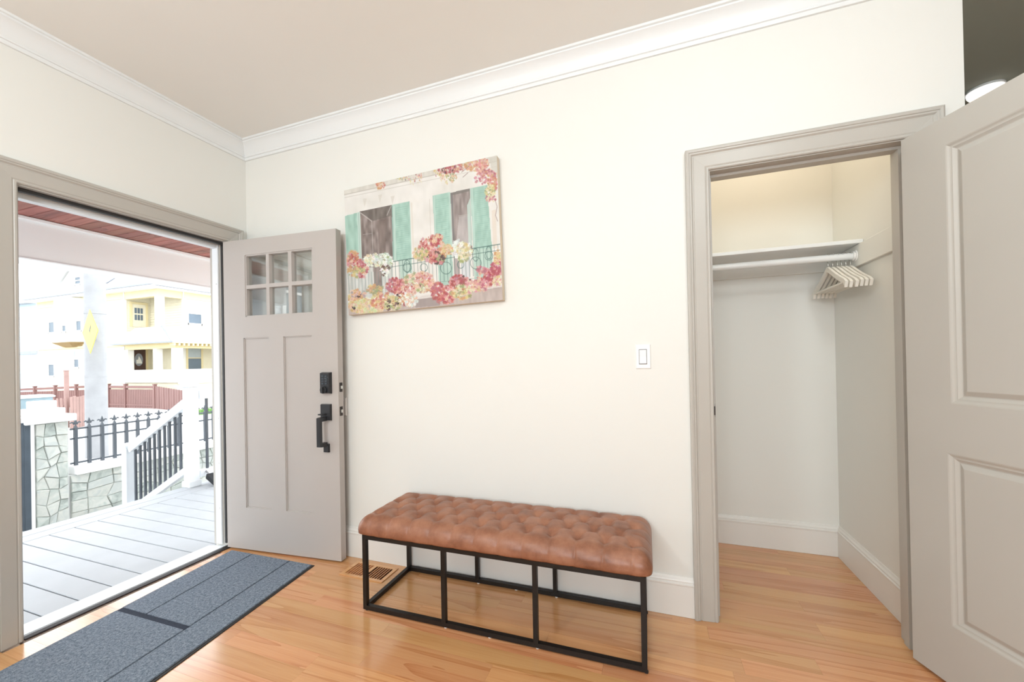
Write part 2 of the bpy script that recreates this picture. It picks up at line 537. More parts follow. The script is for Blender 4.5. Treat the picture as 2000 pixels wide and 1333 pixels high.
# crown moulding: (out from the wall, height)
crown = [(0.0, CZ - 0.112), (0.010, CZ - 0.112), (0.013, CZ - 0.106), (0.013, CZ - 0.096), (0.019, CZ - 0.094), (0.021, CZ - 0.088), (0.019, CZ - 0.085),
         (0.024, CZ - 0.076), (0.032, CZ - 0.058), (0.043, CZ - 0.040), (0.055, CZ - 0.027), (0.066, CZ - 0.020), (0.066, CZ - 0.013), (0.075, CZ - 0.011), (0.076, CZ), (0.0, CZ)]
bm = new(); loft(bm, [[(p, -4.6, z) for p, z in crown], [(p, -p, z) for p, z in crown]])
struct('trim_1', bm, 'trim', True); bpy.data.objects['trim_1'].data.set_sharp_from_angle(angle=math.radians(28))
bm = new(); loft(bm, [[(p, -p, z) for p, z in crown], [(WE, -p, z) for p, z in crown]])
struct('trim_2', bm, 'trim', True); bpy.data.objects['trim_2'].data.set_sharp_from_angle(angle=math.radians(28))

# baseboards: (out, height)
bprof = [(0, 0.001), (0.015, 0.001), (0.015, 0.142), (0.0175, 0.146), (0.0175, 0.152), (0.012, 0.156), (0.013, 0.163), (0.011, 0.167), (0.007, 0.172), (0.004, 0.181), (0, 0.182)]
def baseboard(name, fn, a, b_, m0=0.0, m1=0.0):
    bm = new(); loft(bm, [[fn(a + m0 * p, p, z) for p, z in bprof], [fn(b_ + m1 * p, p, z) for p, z in bprof]])
    return struct(name, bm, 'base')
baseboard('baseboard_main', lambda s, p, z: (s, -p, z), 0.0, 2.822, 1)
baseboard('baseboard_end', lambda s, p, z: (s, -p, z), 3.722, WE)
baseboard('baseboard_closet_back', lambda s, p, z: (s, 0.85 - p, z), 2.75, 3.69, 1, -1)
baseboard('baseboard_closet_right', lambda s, p, z: (3.69 - p, s, z), 0.12, 0.85, 0, -1)
baseboard('baseboard_left', lambda s, p, z: (p, s, z), -4.6, DY0 - 0.105)

# casings: (from the inner edge outwards, thickness off the wall)
cprof = [(0.0, 0.0), (0.0, 0.008), (0.004, 0.012), (0.010, 0.012), (0.013, 0.010), (0.018, 0.0125), (0.064, 0.0165), (0.066, 0.0145), (0.070, 0.0150), (0.076, 0.021), (0.082, 0.0215), (0.084, 0.0245), (0.092, 0.026), (0.098, 0.023), (0.099, 0.0)]
def casing(name, fn, a0, a1, zt):
    bm = new()
    loft(bm, [[fn(a0 - s, 0.001, d) for s, d in cprof], [fn(a0 - s, zt + s, d) for s, d in cprof], [fn(a1 + s, zt + s, d) for s, d in cprof], [fn(a1 + s, 0.001, d) for s, d in cprof]])
    return struct(name, bm, 'greige')
casing('trim_3', lambda a, z, d: (d, a, z), DY0 - 0.004, DY1 + 0.004, DZ + 0.006)
casing('trim_4', lambda a, z, d: (a, -d, z), OX0 - 0.004, OX1 + 0.004, OZ + 0.004)

# jambs with stops
bm = new()
for a, b_ in ((DY0 - 0.012, DY0), (DY1, DY1 + 0.012)): box(bm, -0.16, 0.0, a, b_, 0.0, DZ + 0.012)
box(bm, -0.16, 0.0, DY0, DY1, DZ, DZ + 0.012)
box(bm, -0.075, -0.05, DY0, DY1, DZ - 0.012, DZ); box(bm, -0.075, -0.05, DY0, DY0 + 0.012, 0, DZ)
struct('trim_5', bm, 'greige')
bm = new()
for a, b_ in ((OX0 - 0.012, OX0), (OX1, OX1 + 0.012)): box(bm, a, b_, 0.0, 0.12, 0.0, OZ + 0.012)
box(bm, OX0, OX1, 0.0, 0.12, OZ, OZ + 0.012)
box(bm, OX0, OX0 + 0.010, 0.045, 0.08, 0, OZ - 0.012); box(bm, OX1 - 0.010, OX1, 0.045, 0.08, 0, OZ - 0.012); box(bm, OX0, OX1, 0.045, 0.08, OZ - 0.012, OZ)
cj = struct('trim_6', bm, 'greige')
bm = new(); box(bm, OX0 - 0.001, OX0 + 0.0016, 0.004, 0.030, 0.925, 0.985, 0.0006); box(bm, OX0 - 0.004, OX0 + 0.002, -0.0035, 0.006, 0.935, 0.975)
obj('strike_plate', bm, 'bronze', cj)

# weatherstrip, storm door frame, sill
bm = new(); box(bm, -0.05, -0.028, DY0 + 0.012, DY1, DZ - 0.016, DZ); box(bm, -0.05, -0.034, DY1 - 0.006, DY1, 0.02, DZ - 0.012)
struct('trim_7', bm, 'rubber')
bm = new()
box(bm, -0.125, -0.072, DY1 - 0.012, DY1, 0.01, DZ - 0.012, 0.002); box(bm, -0.125, -0.076, DY0, DY0 + 0.02, 0.01, DZ - 0.012, 0.002); box(bm, -0.125, -0.076, DY0, DY1, DZ - 0.034, DZ - 0.010, 0.002)
sf = struct('trim_8', bm, 'white')
for z in (0.25, 0.55, 0.85, 1.3, 1.75):
    p = new(); lathe(p, (-0.085, DY1 - 0.0125, z), [(0.004, 0.0), (0.003, -0.0015)], 8, 'y')
    obj('screw', p, 'steel', sf)
bm = new()
prism(bm, [(-0.215, -0.05), (-0.002, -0.05), (-0.002, 0.004), (-0.028, 0.006), (-0.215, -0.022)], lambda a, b_, d: (a, d, b_), DY0, DY1)
sill = struct('trim_9', bm, 'white')
bm = new(); prism(bm, [(-0.030, 0.0), (0.012, 0.0), (0.013, 0.003), (0.008, 0.006), (-0.012, 0.010), (-0.030, 0.009)], lambda a, b_, d: (a, d, b_), DY0, DY1)
obj('threshold_strip', bm, 'bronze', sill)

# ------------------------------------------------------------------ front door leaf (swung in against the long wall)
DP = Vector((0.003, -0.165, 0)); DANG = math.radians(4.6); DW = 0.872; DT = 0.044; DB, DTOP = 0.010, 2.018
dt = Vector((math.cos(DANG), math.sin(DANG), 0)); dn = Vector((dt.y, -dt.x, 0))    # dn faces the camera
def dfn(u, z, d): return DP + dt * u + dn * d + Vector((0, 0, z))
def dbox(bm, u0, u1, z0, z1, d0, d1, c=0.0):
    if not c:
        hexa(bm, [dfn(u0, z0, d0), dfn(u1, z0, d0), dfn(u1, z0, d1), dfn(u0, z0, d1), dfn(u0, z1, d0), dfn(u1, z1, d0), dfn(u1, z1, d1), dfn(u0, z1, d1)])
    else:
        hexa(bm, [dfn(u0, z0, d0), dfn(u1, z0, d0), dfn(u1 - c, z0 + c, d1), dfn(u0 + c, z0 + c, d1), dfn(u0, z1, d0), dfn(u1, z1, d0), dfn(u1 - c, z1 - c, d1), dfn(u0 + c, z1 - c, d1)])
door1 = thing('door_1', 'greige craftsman front door with six small panes, swung open inwards', 'door', DP, kind='structure')
LU0, LU1, LZ0, LZ1 = 0.178, 0.700, 1.514, 1.916
PU = ((0.158, 0.362), (0.474, 0.686)); PZ0, PZ1 = 0.280, 1.378
bm = new()
dbox(bm, 0, LU0, LZ0, DTOP, -DT, 0); dbox(bm, LU1, DW, LZ0, DTOP, -DT, 0); dbox(bm, LU0, LU1, LZ1, DTOP, -DT, 0)
dbox(bm, 0, DW, PZ1, LZ0, -DT, 0); dbox(bm, 0, DW, DB, PZ0, -DT, 0)
dbox(bm, 0, PU[0][0], PZ0, PZ1, -DT, 0); dbox(bm, PU[0][1], PU[1][0], PZ0, PZ1, -DT, 0); dbox(bm, PU[1][1], DW, PZ0, PZ1, -DT, 0)
obj('leaf', bm, 'greige_door', door1)
for a, b_ in PU:
    bm = new(); dbox(bm, a, b_, PZ0, PZ1, -DT + 0.009, -0.009)
    for (u0, u1, z0, z1) in ((a, a + 0.006, PZ0, PZ1), (b_ - 0.006, b_, PZ0, PZ1), (a, b_, PZ0, PZ0 + 0.006), (a, b_, PZ1 - 0.006, PZ1)):
        dbox(bm, u0, u1, z0, z1, -0.009, -0.004)
    obj('panel', bm, 'greige_door', door1)
gx = [LU0, 0.340, 0.372, 0.512, 0.546, LU1]; gz = [LZ0, 1.692, 1.724, LZ1]
bm = new()
FRM = 0.008
for u in (LU0, LU1 - FRM): dbox(bm, u, u + FRM, LZ0, LZ1, -DT, -0.004)
for z in (LZ0, LZ1 - FRM): dbox(bm, LU0, LU1, z, z + FRM, -DT, -0.004)
dbox(bm, 0.340, 0.372, LZ0, LZ1, -DT + 0.006, -0.003, 0.004); dbox(bm, 0.512, 0.546, LZ0, LZ1, -DT + 0.006, -0.003, 0.004); dbox(bm, LU0, LU1, 1.692, 1.724, -DT + 0.006, -0.0035, 0.004)
obj('muntin_grid', bm, 'greige_door', door1)
for i in (0, 2, 4):
    for k in (0, 2):
        bm = new(); dbox(bm, gx[i], gx[i + 1], gz[k], gz[k + 1], -0.025, -0.022)
        obj('pane', bm, 'glass', door1)
# keypad lock
bm = new(); dbox(bm, 0.757, 0.828, 1.020, 1.150, 0.0, 0.024, 0.005)
kp = obj('keypad_lock', bm, 'lock', door1)
for r_ in range(4):
    for c_ in range(2):
        bm = new(); u, z = 0.772 + c_ * 0.024, 1.132 - r_ * 0.015
        dbox(bm, u, u + 0.017, z - 0.010, z, 0.024, 0.0265, 0.001)
        obj('key_button', bm, 'gate', kp)
bm = new()
loft(bm, [[dfn(0.790 + 0.022 * math.cos(t), 1.044 + 0.022 * math.sin(t), d) for t in [k * PI / 8 for k in range(16)]] for d in (0.024, 0.034)])
dbox(bm, 0.785, 0.795, 1.026, 1.062, 0.034, 0.046)
obj('lock_turn', bm, 'lock', kp)
# handle set
bm = new(); dbox(bm, 0.752, 0.824, 0.857, 0.957, 0.0, 0.016, 0.003)
hs = obj('handle_plate', bm, 'lock', door1)
bm = new()
dbox(bm, 0.772, 0.802, 0.858, 0.882, 0.016, 0.058); dbox(bm, 0.772, 0.802, 0.706, 0.882, 0.058, 0.074, 0.003); dbox(bm, 0.776, 0.800, 0.706, 0.728, 0.014, 0.058)
obj('grip', bm, 'lock', hs)
bm = new(); dbox(bm, 0.776, 0.798, 0.894, 0.900, 0.016, 0.052); dbox(bm, 0.774, 0.800, 0.896, 0.903, 0.046, 0.060)
obj('thumb_latch', bm, 'lock', hs)
bm = new(); dbox(bm, 0.770, 0.806, 0.664, 0.716, 0.0, 0.015, 0.002)
obj('lower_plate', bm, 'lock', door1)
for z in (1.057, 0.912):
    bm = new(); hexa(bm, [dfn(DW, z - 0.028, -0.034), dfn(DW + 0.002, z - 0.028, -0.034), dfn(DW + 0.002, z - 0.028, -0.010), dfn(DW, z - 0.028, -0.010),
                          dfn(DW, z + 0.028, -0.034), dfn(DW + 0.002, z + 0.028, -0.034), dfn(DW + 0.002, z + 0.028, -0.010), dfn(DW, z + 0.028, -0.010)])
    lp = obj('latch_plate', bm, 'bronze', door1)
    bm = new(); hexa(bm, [dfn(DW + 0.002, z - 0.009, -0.029), dfn(DW + 0.009, z - 0.009, -0.029), dfn(DW + 0.006, z - 0.009, -0.015), dfn(DW + 0.002, z - 0.009, -0.015),
                          dfn(DW + 0.002, z + 0.009, -0.029), dfn(DW + 0.009, z + 0.009, -0.029), dfn(DW + 0.006, z + 0.009, -0.015), dfn(DW + 0.002, z + 0.009, -0.015)])
    obj('latch_bolt', bm, 'steel', lp)
for z in (0.25, 1.0, 1.78):
    bm = new(); tube(bm, [(0.004, DY1 - 0.004, z - 0.045), (0.004, DY1 - 0.004, z + 0.045)], 0.006, 8)
    obj('hinge', bm, 'lock', door1)

# ------------------------------------------------------------------ closet door leaf
QP = Vector((3.590, -0.028, 0)); QANG = math.radians(20.5); QW, QT = 0.705, 0.035
qt = Vector((math.sin(QANG), -math.cos(QANG), 0)); qn = Vector((qt.y, -qt.x, 0))   # qn faces the camera
def qfn(u, z, d): return QP + qt * u + qn * d + Vector((0, 0, z))
def qbox(bm, u0, u1, z0, z1, d0, d1):
    hexa(bm, [qfn(u0, z0, d0), qfn(u1, z0, d0), qfn(u1, z0, d1), qfn(u0, z0, d1), qfn(u0, z1, d0), qfn(u1, z1, d0), qfn(u1, z1, d1), qfn(u0, z1, d1)])
door2 = thing('door_2', 'greige two panel closet door standing wide open beside the closet', 'door', QP, kind='structure')
QB, QTOP = 0.014, 2.030
panels = ((0.150, QW - 0.150, 1.018, 1.930), (0.135, QW - 0.135, 0.228, 0.842))
bm = new()
z_lo, z_hi = panels[1], panels[0]
qbox(bm, 0, QW, QB, 0.228, -QT, 0); qbox(bm, 0, QW, 0.842, 1.018, -QT, 0); qbox(bm, 0, QW, 1.930, QTOP, -QT, 0)
for (u0, u1, z0, z1) in panels:
    qbox(bm, 0, u0, z0, z1, -QT, 0); qbox(bm, u1, QW, z0, z1, -QT, 0)
obj('leaf', bm, 'greige', door2)
mould = [(0.0, 0.0), (0.004, -0.001), (0.010, -0.0045), (0.014, -0.0055), (0.017, -0.0055), (0.024, -0.010), (0.027, -0.0115), (0.030, -0.0115), (0.044, -0.004), (0.047, -0.003)]
for (u0, u1, z0, z1) in panels:
    bm = new()
    rings = [[qfn(u0 + s, z0 + s, d), qfn(u1 - s, z0 + s, d), qfn(u1 - s, z1 - s, d), qfn(u0 + s, z1 - s, d)] for s, d in mould]
    back = [qfn(u0, z0, -QT), qfn(u1, z0, -QT), qfn(u1, z1, -QT), qfn(u0, z1, -QT)]
    loft(bm, [back] + rings)
    obj('panel', bm, 'greige', door2)
for z in (0.22, 1.05, 1.82):
    bm = new(); tube(bm, [(3.628, -0.020, z - 0.04), (3.628, -0.020, z + 0.04)], 0.006, 8)
    obj('hinge', bm, 'lock', door2)
bm = new()
kc = qfn(QW - 0.06, 0.95, 0)
for s_, r_ in ((0.0, 0.026), (0.006, 0.024)): pass
tube(bm, [kc, kc + qn * 0.008, kc + qn * 0.012, kc + qn * 0.03, kc + qn * 0.04, kc + qn * 0.058, kc + qn * 0.064], [0.026, 0.026, 0.010, 0.010, 0.024, 0.026, 0.012], 16)
obj('knob', bm, 'lock', door2, True, 40)

# ------------------------------------------------------------------ closet fittings
shelf = thing('closet_shelf', 'white closet shelf on cleats above the hanging rod', 'shelf', (3.22, 0.675, 1.69))
bm = new(); box(bm, 2.752, 3.688, 0.50, 0.848, 1.768, 1.788, 0.002)
obj('board', bm, 'trim', shelf)
bm = new(); box(bm, 2.752, 3.688, 0.832, 0.8495, 1.69, 1.767, 0.002)
obj('back_cleat', bm, 'wall', shelf)
for x0, x1 in ((3.672, 3.6895), (2.7505, 2.768)):
    bm = new(); box(bm, x0, x1, 0.13, 0.831, 1.655, 1.767, 0.002)
    obj('side_cleat', bm, 'wall', shelf)
RY, RZ = 0.545, 1.712
rod = thing('closet_rod', 'white round hanging rod running under the closet shelf', 'rod', (3.22, RY, RZ))
bm = new(); tube(bm, [(2.769, RY, RZ), (3.671, RY, RZ)], 0.018, 20)
obj('pole', bm, 'trim', rod, True, 40)
for x, s in ((3.671, -1), (2.769, 1)):
    bm = new(); tube(bm, [(x, RY, RZ), (x + s * 0.004, RY, RZ), (x + s * 0.005, RY, RZ), (x + s * 0.014, RY, RZ)], [0.030, 0.029, 0.023, 0.022], 20)
    obj('socket', bm, 'plate', rod, True, 40)

# one hanger, drawn round its own origin (the point where the hook rests on the rod), then copied
HG = 'white hangers on the closet rod'
def hanger_meshes(root):
    top = -0.062
    up, lo = [], []
    for k in range(13):
        t = k / 12
        yy = 0.205 * t
        zz = top - 0.004 - 0.105 * t ** 1.18 - 0.010 * math.sin(t * PI)
        up.append((yy, zz)); lo.append((yy - 0.006 * t, zz - 0.026 + 0.004 * t))
    up[-1] = (0.208, up[-1][1] - 0.008); lo[-1] = (0.196, lo[-1][1] - 0.014)
    lo[-2] = (lo[-2][0], lo[-2][1] + 0.006)
    for s in (1, -1):
        b_ = new()
        prism(b_, [(s * y_, z_) for y_, z_ in up] + [(s * y_, z_) for y_, z_ in lo[::-1]], lambda a, c, d: (d, a, c), -0.006, 0.006)
        o = obj('arm', b_, 'hanger'); o.parent = root
    b_ = new(); tube(b_, [(0, -0.184, top - 0.117), (0, 0.184, top - 0.117)], 0.0055, 8)
    o = obj('trouser_bar', b_, 'hanger'); o.parent = root
    b_ = new()
    pts = [(0, 0, top - 0.012), (0, 0, top + 0.012)]
    R_ = 0.0215
    for k in range(11):
        a = -PI * 0.45 + k * (PI * 1.25) / 10
        pts.append((0, -R_ * math.cos(a) * -1 * 1.0, -0.018 - 0.0 + R_ * math.sin(a)))
    tube(b_, pts, 0.0021, 7)
    o = obj('hook', b_, 'steel', None, True); o.parent = root
lab = ['first hanger on the rod, farthest from the closet side wall', 'second white hanger along the rod, behind the first one', 'third hanger along the rod, counting towards the side wall',
       'fourth white hanger along the rod, just past the middle of the bunch', 'fifth hanger along the rod, last but one before the side wall', 'last hanger on the rod, closest to the closet side wall']
h0 = None
for i, x in enumerate((3.553, 3.573, 3.594, 3.612, 3.630, 3.650)):
    if h0 is None:
        h0 = thing('clothes_hanger', lab[0], 'hanger', (x, RY, RZ + 0.0185), HG)
        hanger_meshes(h0); h = h0
    else:
        h = h0.copy(); COL.objects.link(h); h['label'] = lab[i]
        for ch in list(h0.children): clone(ch, h)
    h.location = (x, RY, RZ + 0.0185)
    h.rotation_euler = (random.uniform(-.012, .012), 0, random.uniform(-0.012, 0.012))

# ------------------------------------------------------------------ bench
BC = Vector((1.960, -0.222, 0)); BA = math.radians(0.5); BL, BD = 1.306, 0.386; TB = 0.020
ca, sa = math.cos(BA), math.sin(BA)
def bfn(x, y, z): return (BC.x + x * ca - y * sa, BC.y + x * sa + y * ca, z)
bench = thing('upholstered_bench', 'brown tufted leather bench on a black metal frame against the wall', 'bench', BC)
def bbox(bm, x0, x1, y0, y1, z0, z1):
    hexa(bm, [bfn(x0, y0, z0), bfn(x1, y0, z0), bfn(x1, y1, z0), bfn(x0, y1, z0), bfn(x0, y0, z1), bfn(x1, y0, z1), bfn(x1, y1, z1), bfn(x0, y1, z1)])
hx, hy = BL / 2, BD / 2
BZ0, BZ1 = 0.006, 0.366
legx = [-hx + TB / 2, -hx + TB / 2 + (BL - TB) / 3, -hx + TB / 2 + 2 * (BL - TB) / 3, hx - TB / 2]
for ly in (-hy + TB / 2, hy - TB / 2):
    for lx in legx:
        bm = new(); bbox(bm, lx - TB / 2, lx + TB / 2, ly - TB / 2, ly + TB / 2, BZ0 + TB, BZ1 - TB)
        obj('leg', bm, 'black_metal', bench)
for z, nm in ((BZ0, 'bottom_rail'), (BZ1 - TB, 'top_rail')):
    for ly in (-hy + TB / 2, hy - TB / 2):
        bm = new(); bbox(bm, -hx, hx, ly - TB / 2, ly + TB / 2, z, z + TB)
        obj(nm, bm, 'black_metal', bench)
    for lx in (-hx + TB / 2, hx - TB / 2):
        bm = new(); bbox(bm, lx - TB / 2, lx + TB / 2, -hy + TB, hy - TB, z, z + TB)
        obj(nm, bm, 'black_metal', bench)
for lx in (legx[0], legx[1], (legx[1] + legx[2]) / 2, legx[2], legx[3]):
    for ly in (-hy + TB / 2, hy - TB / 2):
        bm = new(); c = bfn(lx + 0.006, ly, 0); lathe(bm, (c[0], c[1], 0.0003), [(0.008, 0.0), (0.008, 0.006)], 10)
        obj('glide', bm, 'clear' if lx in legx[1:3] or abs(lx) < 0.1 else 'rubber', bench)
# cushion: a dense sheet over the top and round the sides, dimpled at the buttons
SX, SY = 0.680, 0.216                       # half sizes at the widest
NA, NB = 12, 4
pa = 2 * SX / (NA + 0.35); pb = 0.082
buttons = []
for jb in range(NB):
    yb = (jb - (NB - 1) / 2) * pb
    n_ = NA - (jb % 2)
    for ib in range(n_):
        buttons.append(((ib - (n_ - 1) / 2) * pa, yb, jb))
bxy = np.array([(b_[0], b_[1]) for b_ in buttons])
def cushion_h(X, Y):
    """height offset above the seat's mean top"""
    u = X / pa + (Y / pb) / 2 + 0.25; v = X / pa - (Y / pb) / 2 + 0.25
    # folds run along the diagonals between the buttons
    jrow = (NB - 1) / 2
    u = (X / pa + (NA - 1) / 2) + (Y / pb + jrow) / 2
    v = (X / pa + (NA - 1) / 2) - (Y / pb + jrow) / 2
    dia = (np.abs(np.sin(PI * u)) * np.abs(np.sin(PI * v))) ** 0.17
    # beyond the outer rows the folds run straight to the edge
    ylim = jrow * pb
    even = np.abs(np.sin(PI * (X / pa + (NA - 1) / 2))) ** 0.2
    odd = np.abs(np.sin(PI * (X / pa + (NA - 2) / 2))) ** 0.2
    st = np.where(Y < 0, even, odd)
    fold_out = np.clip((np.abs(Y) - ylim) / 0.012, 0, 1)
    fold = dia * (1 - fold_out) + st * fold_out
    xlim = (NA - 1) / 2 * pa
    end = np.clip((np.abs(X) - xlim + 0.01) / 0.02, 0, 1)
    fold = fold * (1 - end) + 1.0 * end * np.minimum(1, 0.55 + 0.45 * np.abs(np.sin(PI * (Y / pb + jrow))) ** 0.3)
    d2 = ((X[..., None] - bxy[:, 0]) ** 2 + (Y[..., None] - bxy[:, 1]) ** 2)
    dent = np.exp(-d2 / (2 * 0.017 ** 2)).sum(-1)
    return 0.012 * fold - 0.015 * np.clip(dent, 0, 1.2)
nx, ny = 360, 124
gxs = np.linspace(-1, 1, nx); gys = np.linspace(-1, 1, ny)
# spend samples on the rounded rim
rim = lambda t: np.sign(t) * (1 - (1 - np.abs(t)) ** 1.25)
GX, GY = np.meshgrid(rim(gxs), rim(gys), indexing='ij')
Zt, Zb, Zmid = 0.446, 0.366, 0.390
X = GX * SX; Y = GY * SY
RIM = 0.066
ex = np.clip((np.abs(X) - (SX - RIM)) / RIM, 0, 1); ey = np.clip((np.abs(Y) - (SY - RIM)) / RIM, 0, 1)
e = np.maximum(ex, ey)
nrm = np.maximum((ex ** 3.2 + ey ** 3.2) ** (1 / 3.2), 1e-9)
X2 = np.sign(X) * (np.minimum(np.abs(X), SX - RIM) + RIM * ex * e / nrm); Y2 = np.sign(Y) * (np.minimum(np.abs(Y), SY - RIM) + RIM * ey * e / nrm)
crownz = 0.012 * (1 - (X / SX) ** 4) * (1 - (Y / SY) ** 2)
H = cushion_h(X, Y)
edge_round = np.sqrt(np.clip(1 - e ** 2.1, 0, 1))
Z = Zmid + (Zt - Zmid + crownz) * edge_round + H * (0.25 + 0.75 * edge_round)
pleat = 1 - 0.006 * (1 - np.abs(np.sin(PI * (X / pa + (NA - 1) / 2))) ** 0.35) * ey / 0.2
bm = new()
V = [[bm.verts.new(bfn(float(X2[i, k]), float(Y2[i, k] * (pleat[i, k] if ey[i, k] > 0.5 else 1)), float(Z[i, k]))) for k in range(ny)] for i in range(nx)]
for i in range(nx - 1):
    for k in range(ny - 1):
        bm.faces.new([V[i][k], V[i + 1][k], V[i + 1][k + 1], V[i][k + 1]])
loop = [V[i][0] for i in range(nx)] + [V[nx - 1][k] for k in range(1, ny)] + [V[i][ny - 1] for i in range(nx - 2, -1, -1)] + [V[0][k] for k in range(ny - 2, 0, -1)]
def ring_in(prev, s, z):
    out = []
    for v in prev:
        p = Vector(v.co); c = Vector((BC.x, BC.y, 0))
        lx, ly = (p.x - c.x) * ca + (p.y - c.y) * sa, -(p.x - c.x) * sa + (p.y - c.y) * ca
        fx, fy = (SX - s) / SX, (SY - s) / SY
        out.append(bm.verts.new(bfn(lx * fx, ly * fy, z + (p.z - Zmid) * 0.3 if z > Zb + 0.01 else z)))
    n_ = len(prev)
    for i in range(n_):
        bm.faces.new([prev[i], out[i], out[(i + 1) % n_], prev[(i + 1) % n_]])
    return out
r1 = ring_in(loop, 0.001, Zmid - 0.012); r2 = ring_in(r1, 0.006, Zb + 0.009); r3 = ring_in(r2, 0.014, Zb)
bm.faces.new(r3[::-1])
obj('seat', bm, 'leather', bench, True)
for bx, by, jb in buttons:
    zc = 0.446 + 0.012 * (1 - (bx / SX) ** 4) * (1 - (by / SY) ** 2) - 0.0165
    bm = new(); c = bfn(bx, by, 0)
    lathe(bm, (c[0], c[1], zc), [(0.007, -0.003), (0.0075, 0.001), (0.005, 0.004), (0.001, 0.005)], 10)
    obj('button', bm, 'leather', bench, True)

# ------------------------------------------------------------------ door mat
A_, B_ = Vector((0.076, -0.189, 0)), Vector((0.742, -0.177, 0))
mu = (B_ - A_); MWID = mu.length; mu.normalize()
mv = Vector((0.120, -0.993, 0)).normalized(); MLEN = 1.22
def mfn(u, v, z): return A_ + mu * u + mv * v + Vector((0, 0, z))
mat_o = thing('door_mat', 'charcoal carpet doormat with dark lines lying inside the doorway', 'mat', A_)
def mbox(bm, u0, u1, v0, v1, z0, z1, c=0.0):
    hexa(bm, [mfn(u0, v1, z0), mfn(u1, v1, z0), mfn(u1, v0, z0), mfn(u0, v0, z0), mfn(u0 + c, v1 - c, z1), mfn(u1 - c, v1 - c, z1), mfn(u1 - c, v0 + c, z1), mfn(u0 + c, v0 + c, z1)])
bm = new(); mbox(bm, -0.010, MWID, -0.010, MLEN, 0.0005, 0.0045, 0.003)
obj('rubber_backing', bm, 'rubber', mat_o)
L1, L2, BV, GW = 0.180, 0.484, 0.605, 0.0035
for (u0, u1, v0, v1) in ((0.0, L1 - GW, 0.0, BV - 0.013), (L1 + GW, L2 - GW, 0.0, BV - 0.013), (0.0, L2 - GW, BV + 0.013, MLEN - 0.018), (L2 + GW, MWID - 0.016, 0.0, MLEN - 0.018)):
    bm = new(); mbox(bm, u0, u1, v0, v1, 0.0045, 0.0105, 0.0015)
    obj('carpet_panel', bm, 'carpet', mat_o)
bm = new()
mbox(bm, 0.0, L2 - GW, BV - 0.013, BV + 0.013, 0.0045, 0.0075)
mbox(bm, L2 - GW, L2 + GW, 0, MLEN - 0.018, 0.0045, 0.007); mbox(bm, L1 - GW, L1 + GW, 0, BV, 0.0045, 0.007)
obj('dark_lines', bm, 'carpet_line', mat_o)

# ------------------------------------------------------------------ floor vent
vent = thing('floor_vent', 'wooden slatted floor register by the wall under the bench end', 'vent', (1.10, -0.124, 0))
VX0, VX1, VY0, VY1 = 0.955, 1.245, -0.200, -0.050
slx0, slx1, sly0, sly1 = 0.978, 1.224, -0.182, -0.068
bm = new(); box(bm, slx0 - 0.002, slx1 + 0.002, sly0 - 0.002, sly1 + 0.002, 0.0003, 0.0008)  # near-black plate stands in for the shade down the duct
obj('duct_shade_plate', bm, 'vent_dark', vent)
bm = new()
for x0, x1, y0, y1 in ((VX0, slx0, VY0, VY1), (slx1, VX1, VY0, VY1), (slx0, slx1, VY0, sly0), (slx0, slx1, sly1, VY1), (1.092, 1.110, sly0, sly1)):
    box(bm, x0, x1, y0, y1, 0.0004, 0.005)
obj('frame', bm, 'oak', vent)
for x0, x1, lift in ((slx0, 1.092, 0.003), (1.110, slx1, 0.0)):
    n_ = 7; st = (x1 - x0) / n_
    for k in range(n_ - 1):
        xc = x0 + (k + 1) * st
        bm = new(); box(bm, xc - st * 0.21, xc + st * 0.21, sly0, sly1, 0.0009, 0.0046)
        obj('slat', bm, 'vent_wood', vent)
    if lift:
        bm = new(); box(bm, x0, x1, sly0, sly1, 0.0009, 0.0022)
        obj('damper', bm, wood('damper_oak', [(0, lin((168, 112, 60))), (1, lin((140, 88, 46)))], 0.4, False), vent)

# ------------------------------------------------------------------ switch plates
def switch(label, x0, x1, z0, z1, rock=True):
    t = thing('light_switch', label, 'switch', ((x0 + x1) / 2, 0, (z0 + z1) / 2))
    bm = new(); hexa(bm, [(x0, 0, z0), (x1, 0, z0), (x1, 0, z1), (x0, 0, z1), (x0 + .004, -0.006, z0 + .004), (x1 - .004, -0.006, z0 + .004), (x1 - .004, -0.006, z1 - .004), (x0 + .004, -0.006, z1 - .004)])
    obj('cover_plate', bm, 'plate', t)
    xc, zc = (x0 + x1) / 2 - 0.001, (z0 + z1) / 2
    bm = new(); prism(bm, [(-0.006, zc - 0.033), (-0.0115, zc - 0.032), (-0.0075, zc), (-0.0085, zc + 0.032), (-0.006, zc + 0.033)], lambda a, b_, d: (d, a, b_), xc - 0.0155, xc + 0.0155)
    obj('rocker', bm, 'trim', t)
    for z in (z0 + 0.011, z1 - 0.011):
        bm = new(); lathe(bm, (xc, -0.006, z), [(0.0028, 0.0), (0.002, -0.0012)], 8, 'y')
        obj('screw', bm, 'plate', t)
    bm = new(); box(bm, xc - 0.0185, xc + 0.0185, -0.0064, -0.0058, zc - 0.0365, zc + 0.0365)
    obj('opening_edge', bm, 'pole', t)
switch('white rocker light switch on the wall between bench and closet', 2.582, 2.652, 1.147, 1.264)
switch('white wall plate half hidden behind the open front door', 0.776, 0.846, 0.872, 0.987)

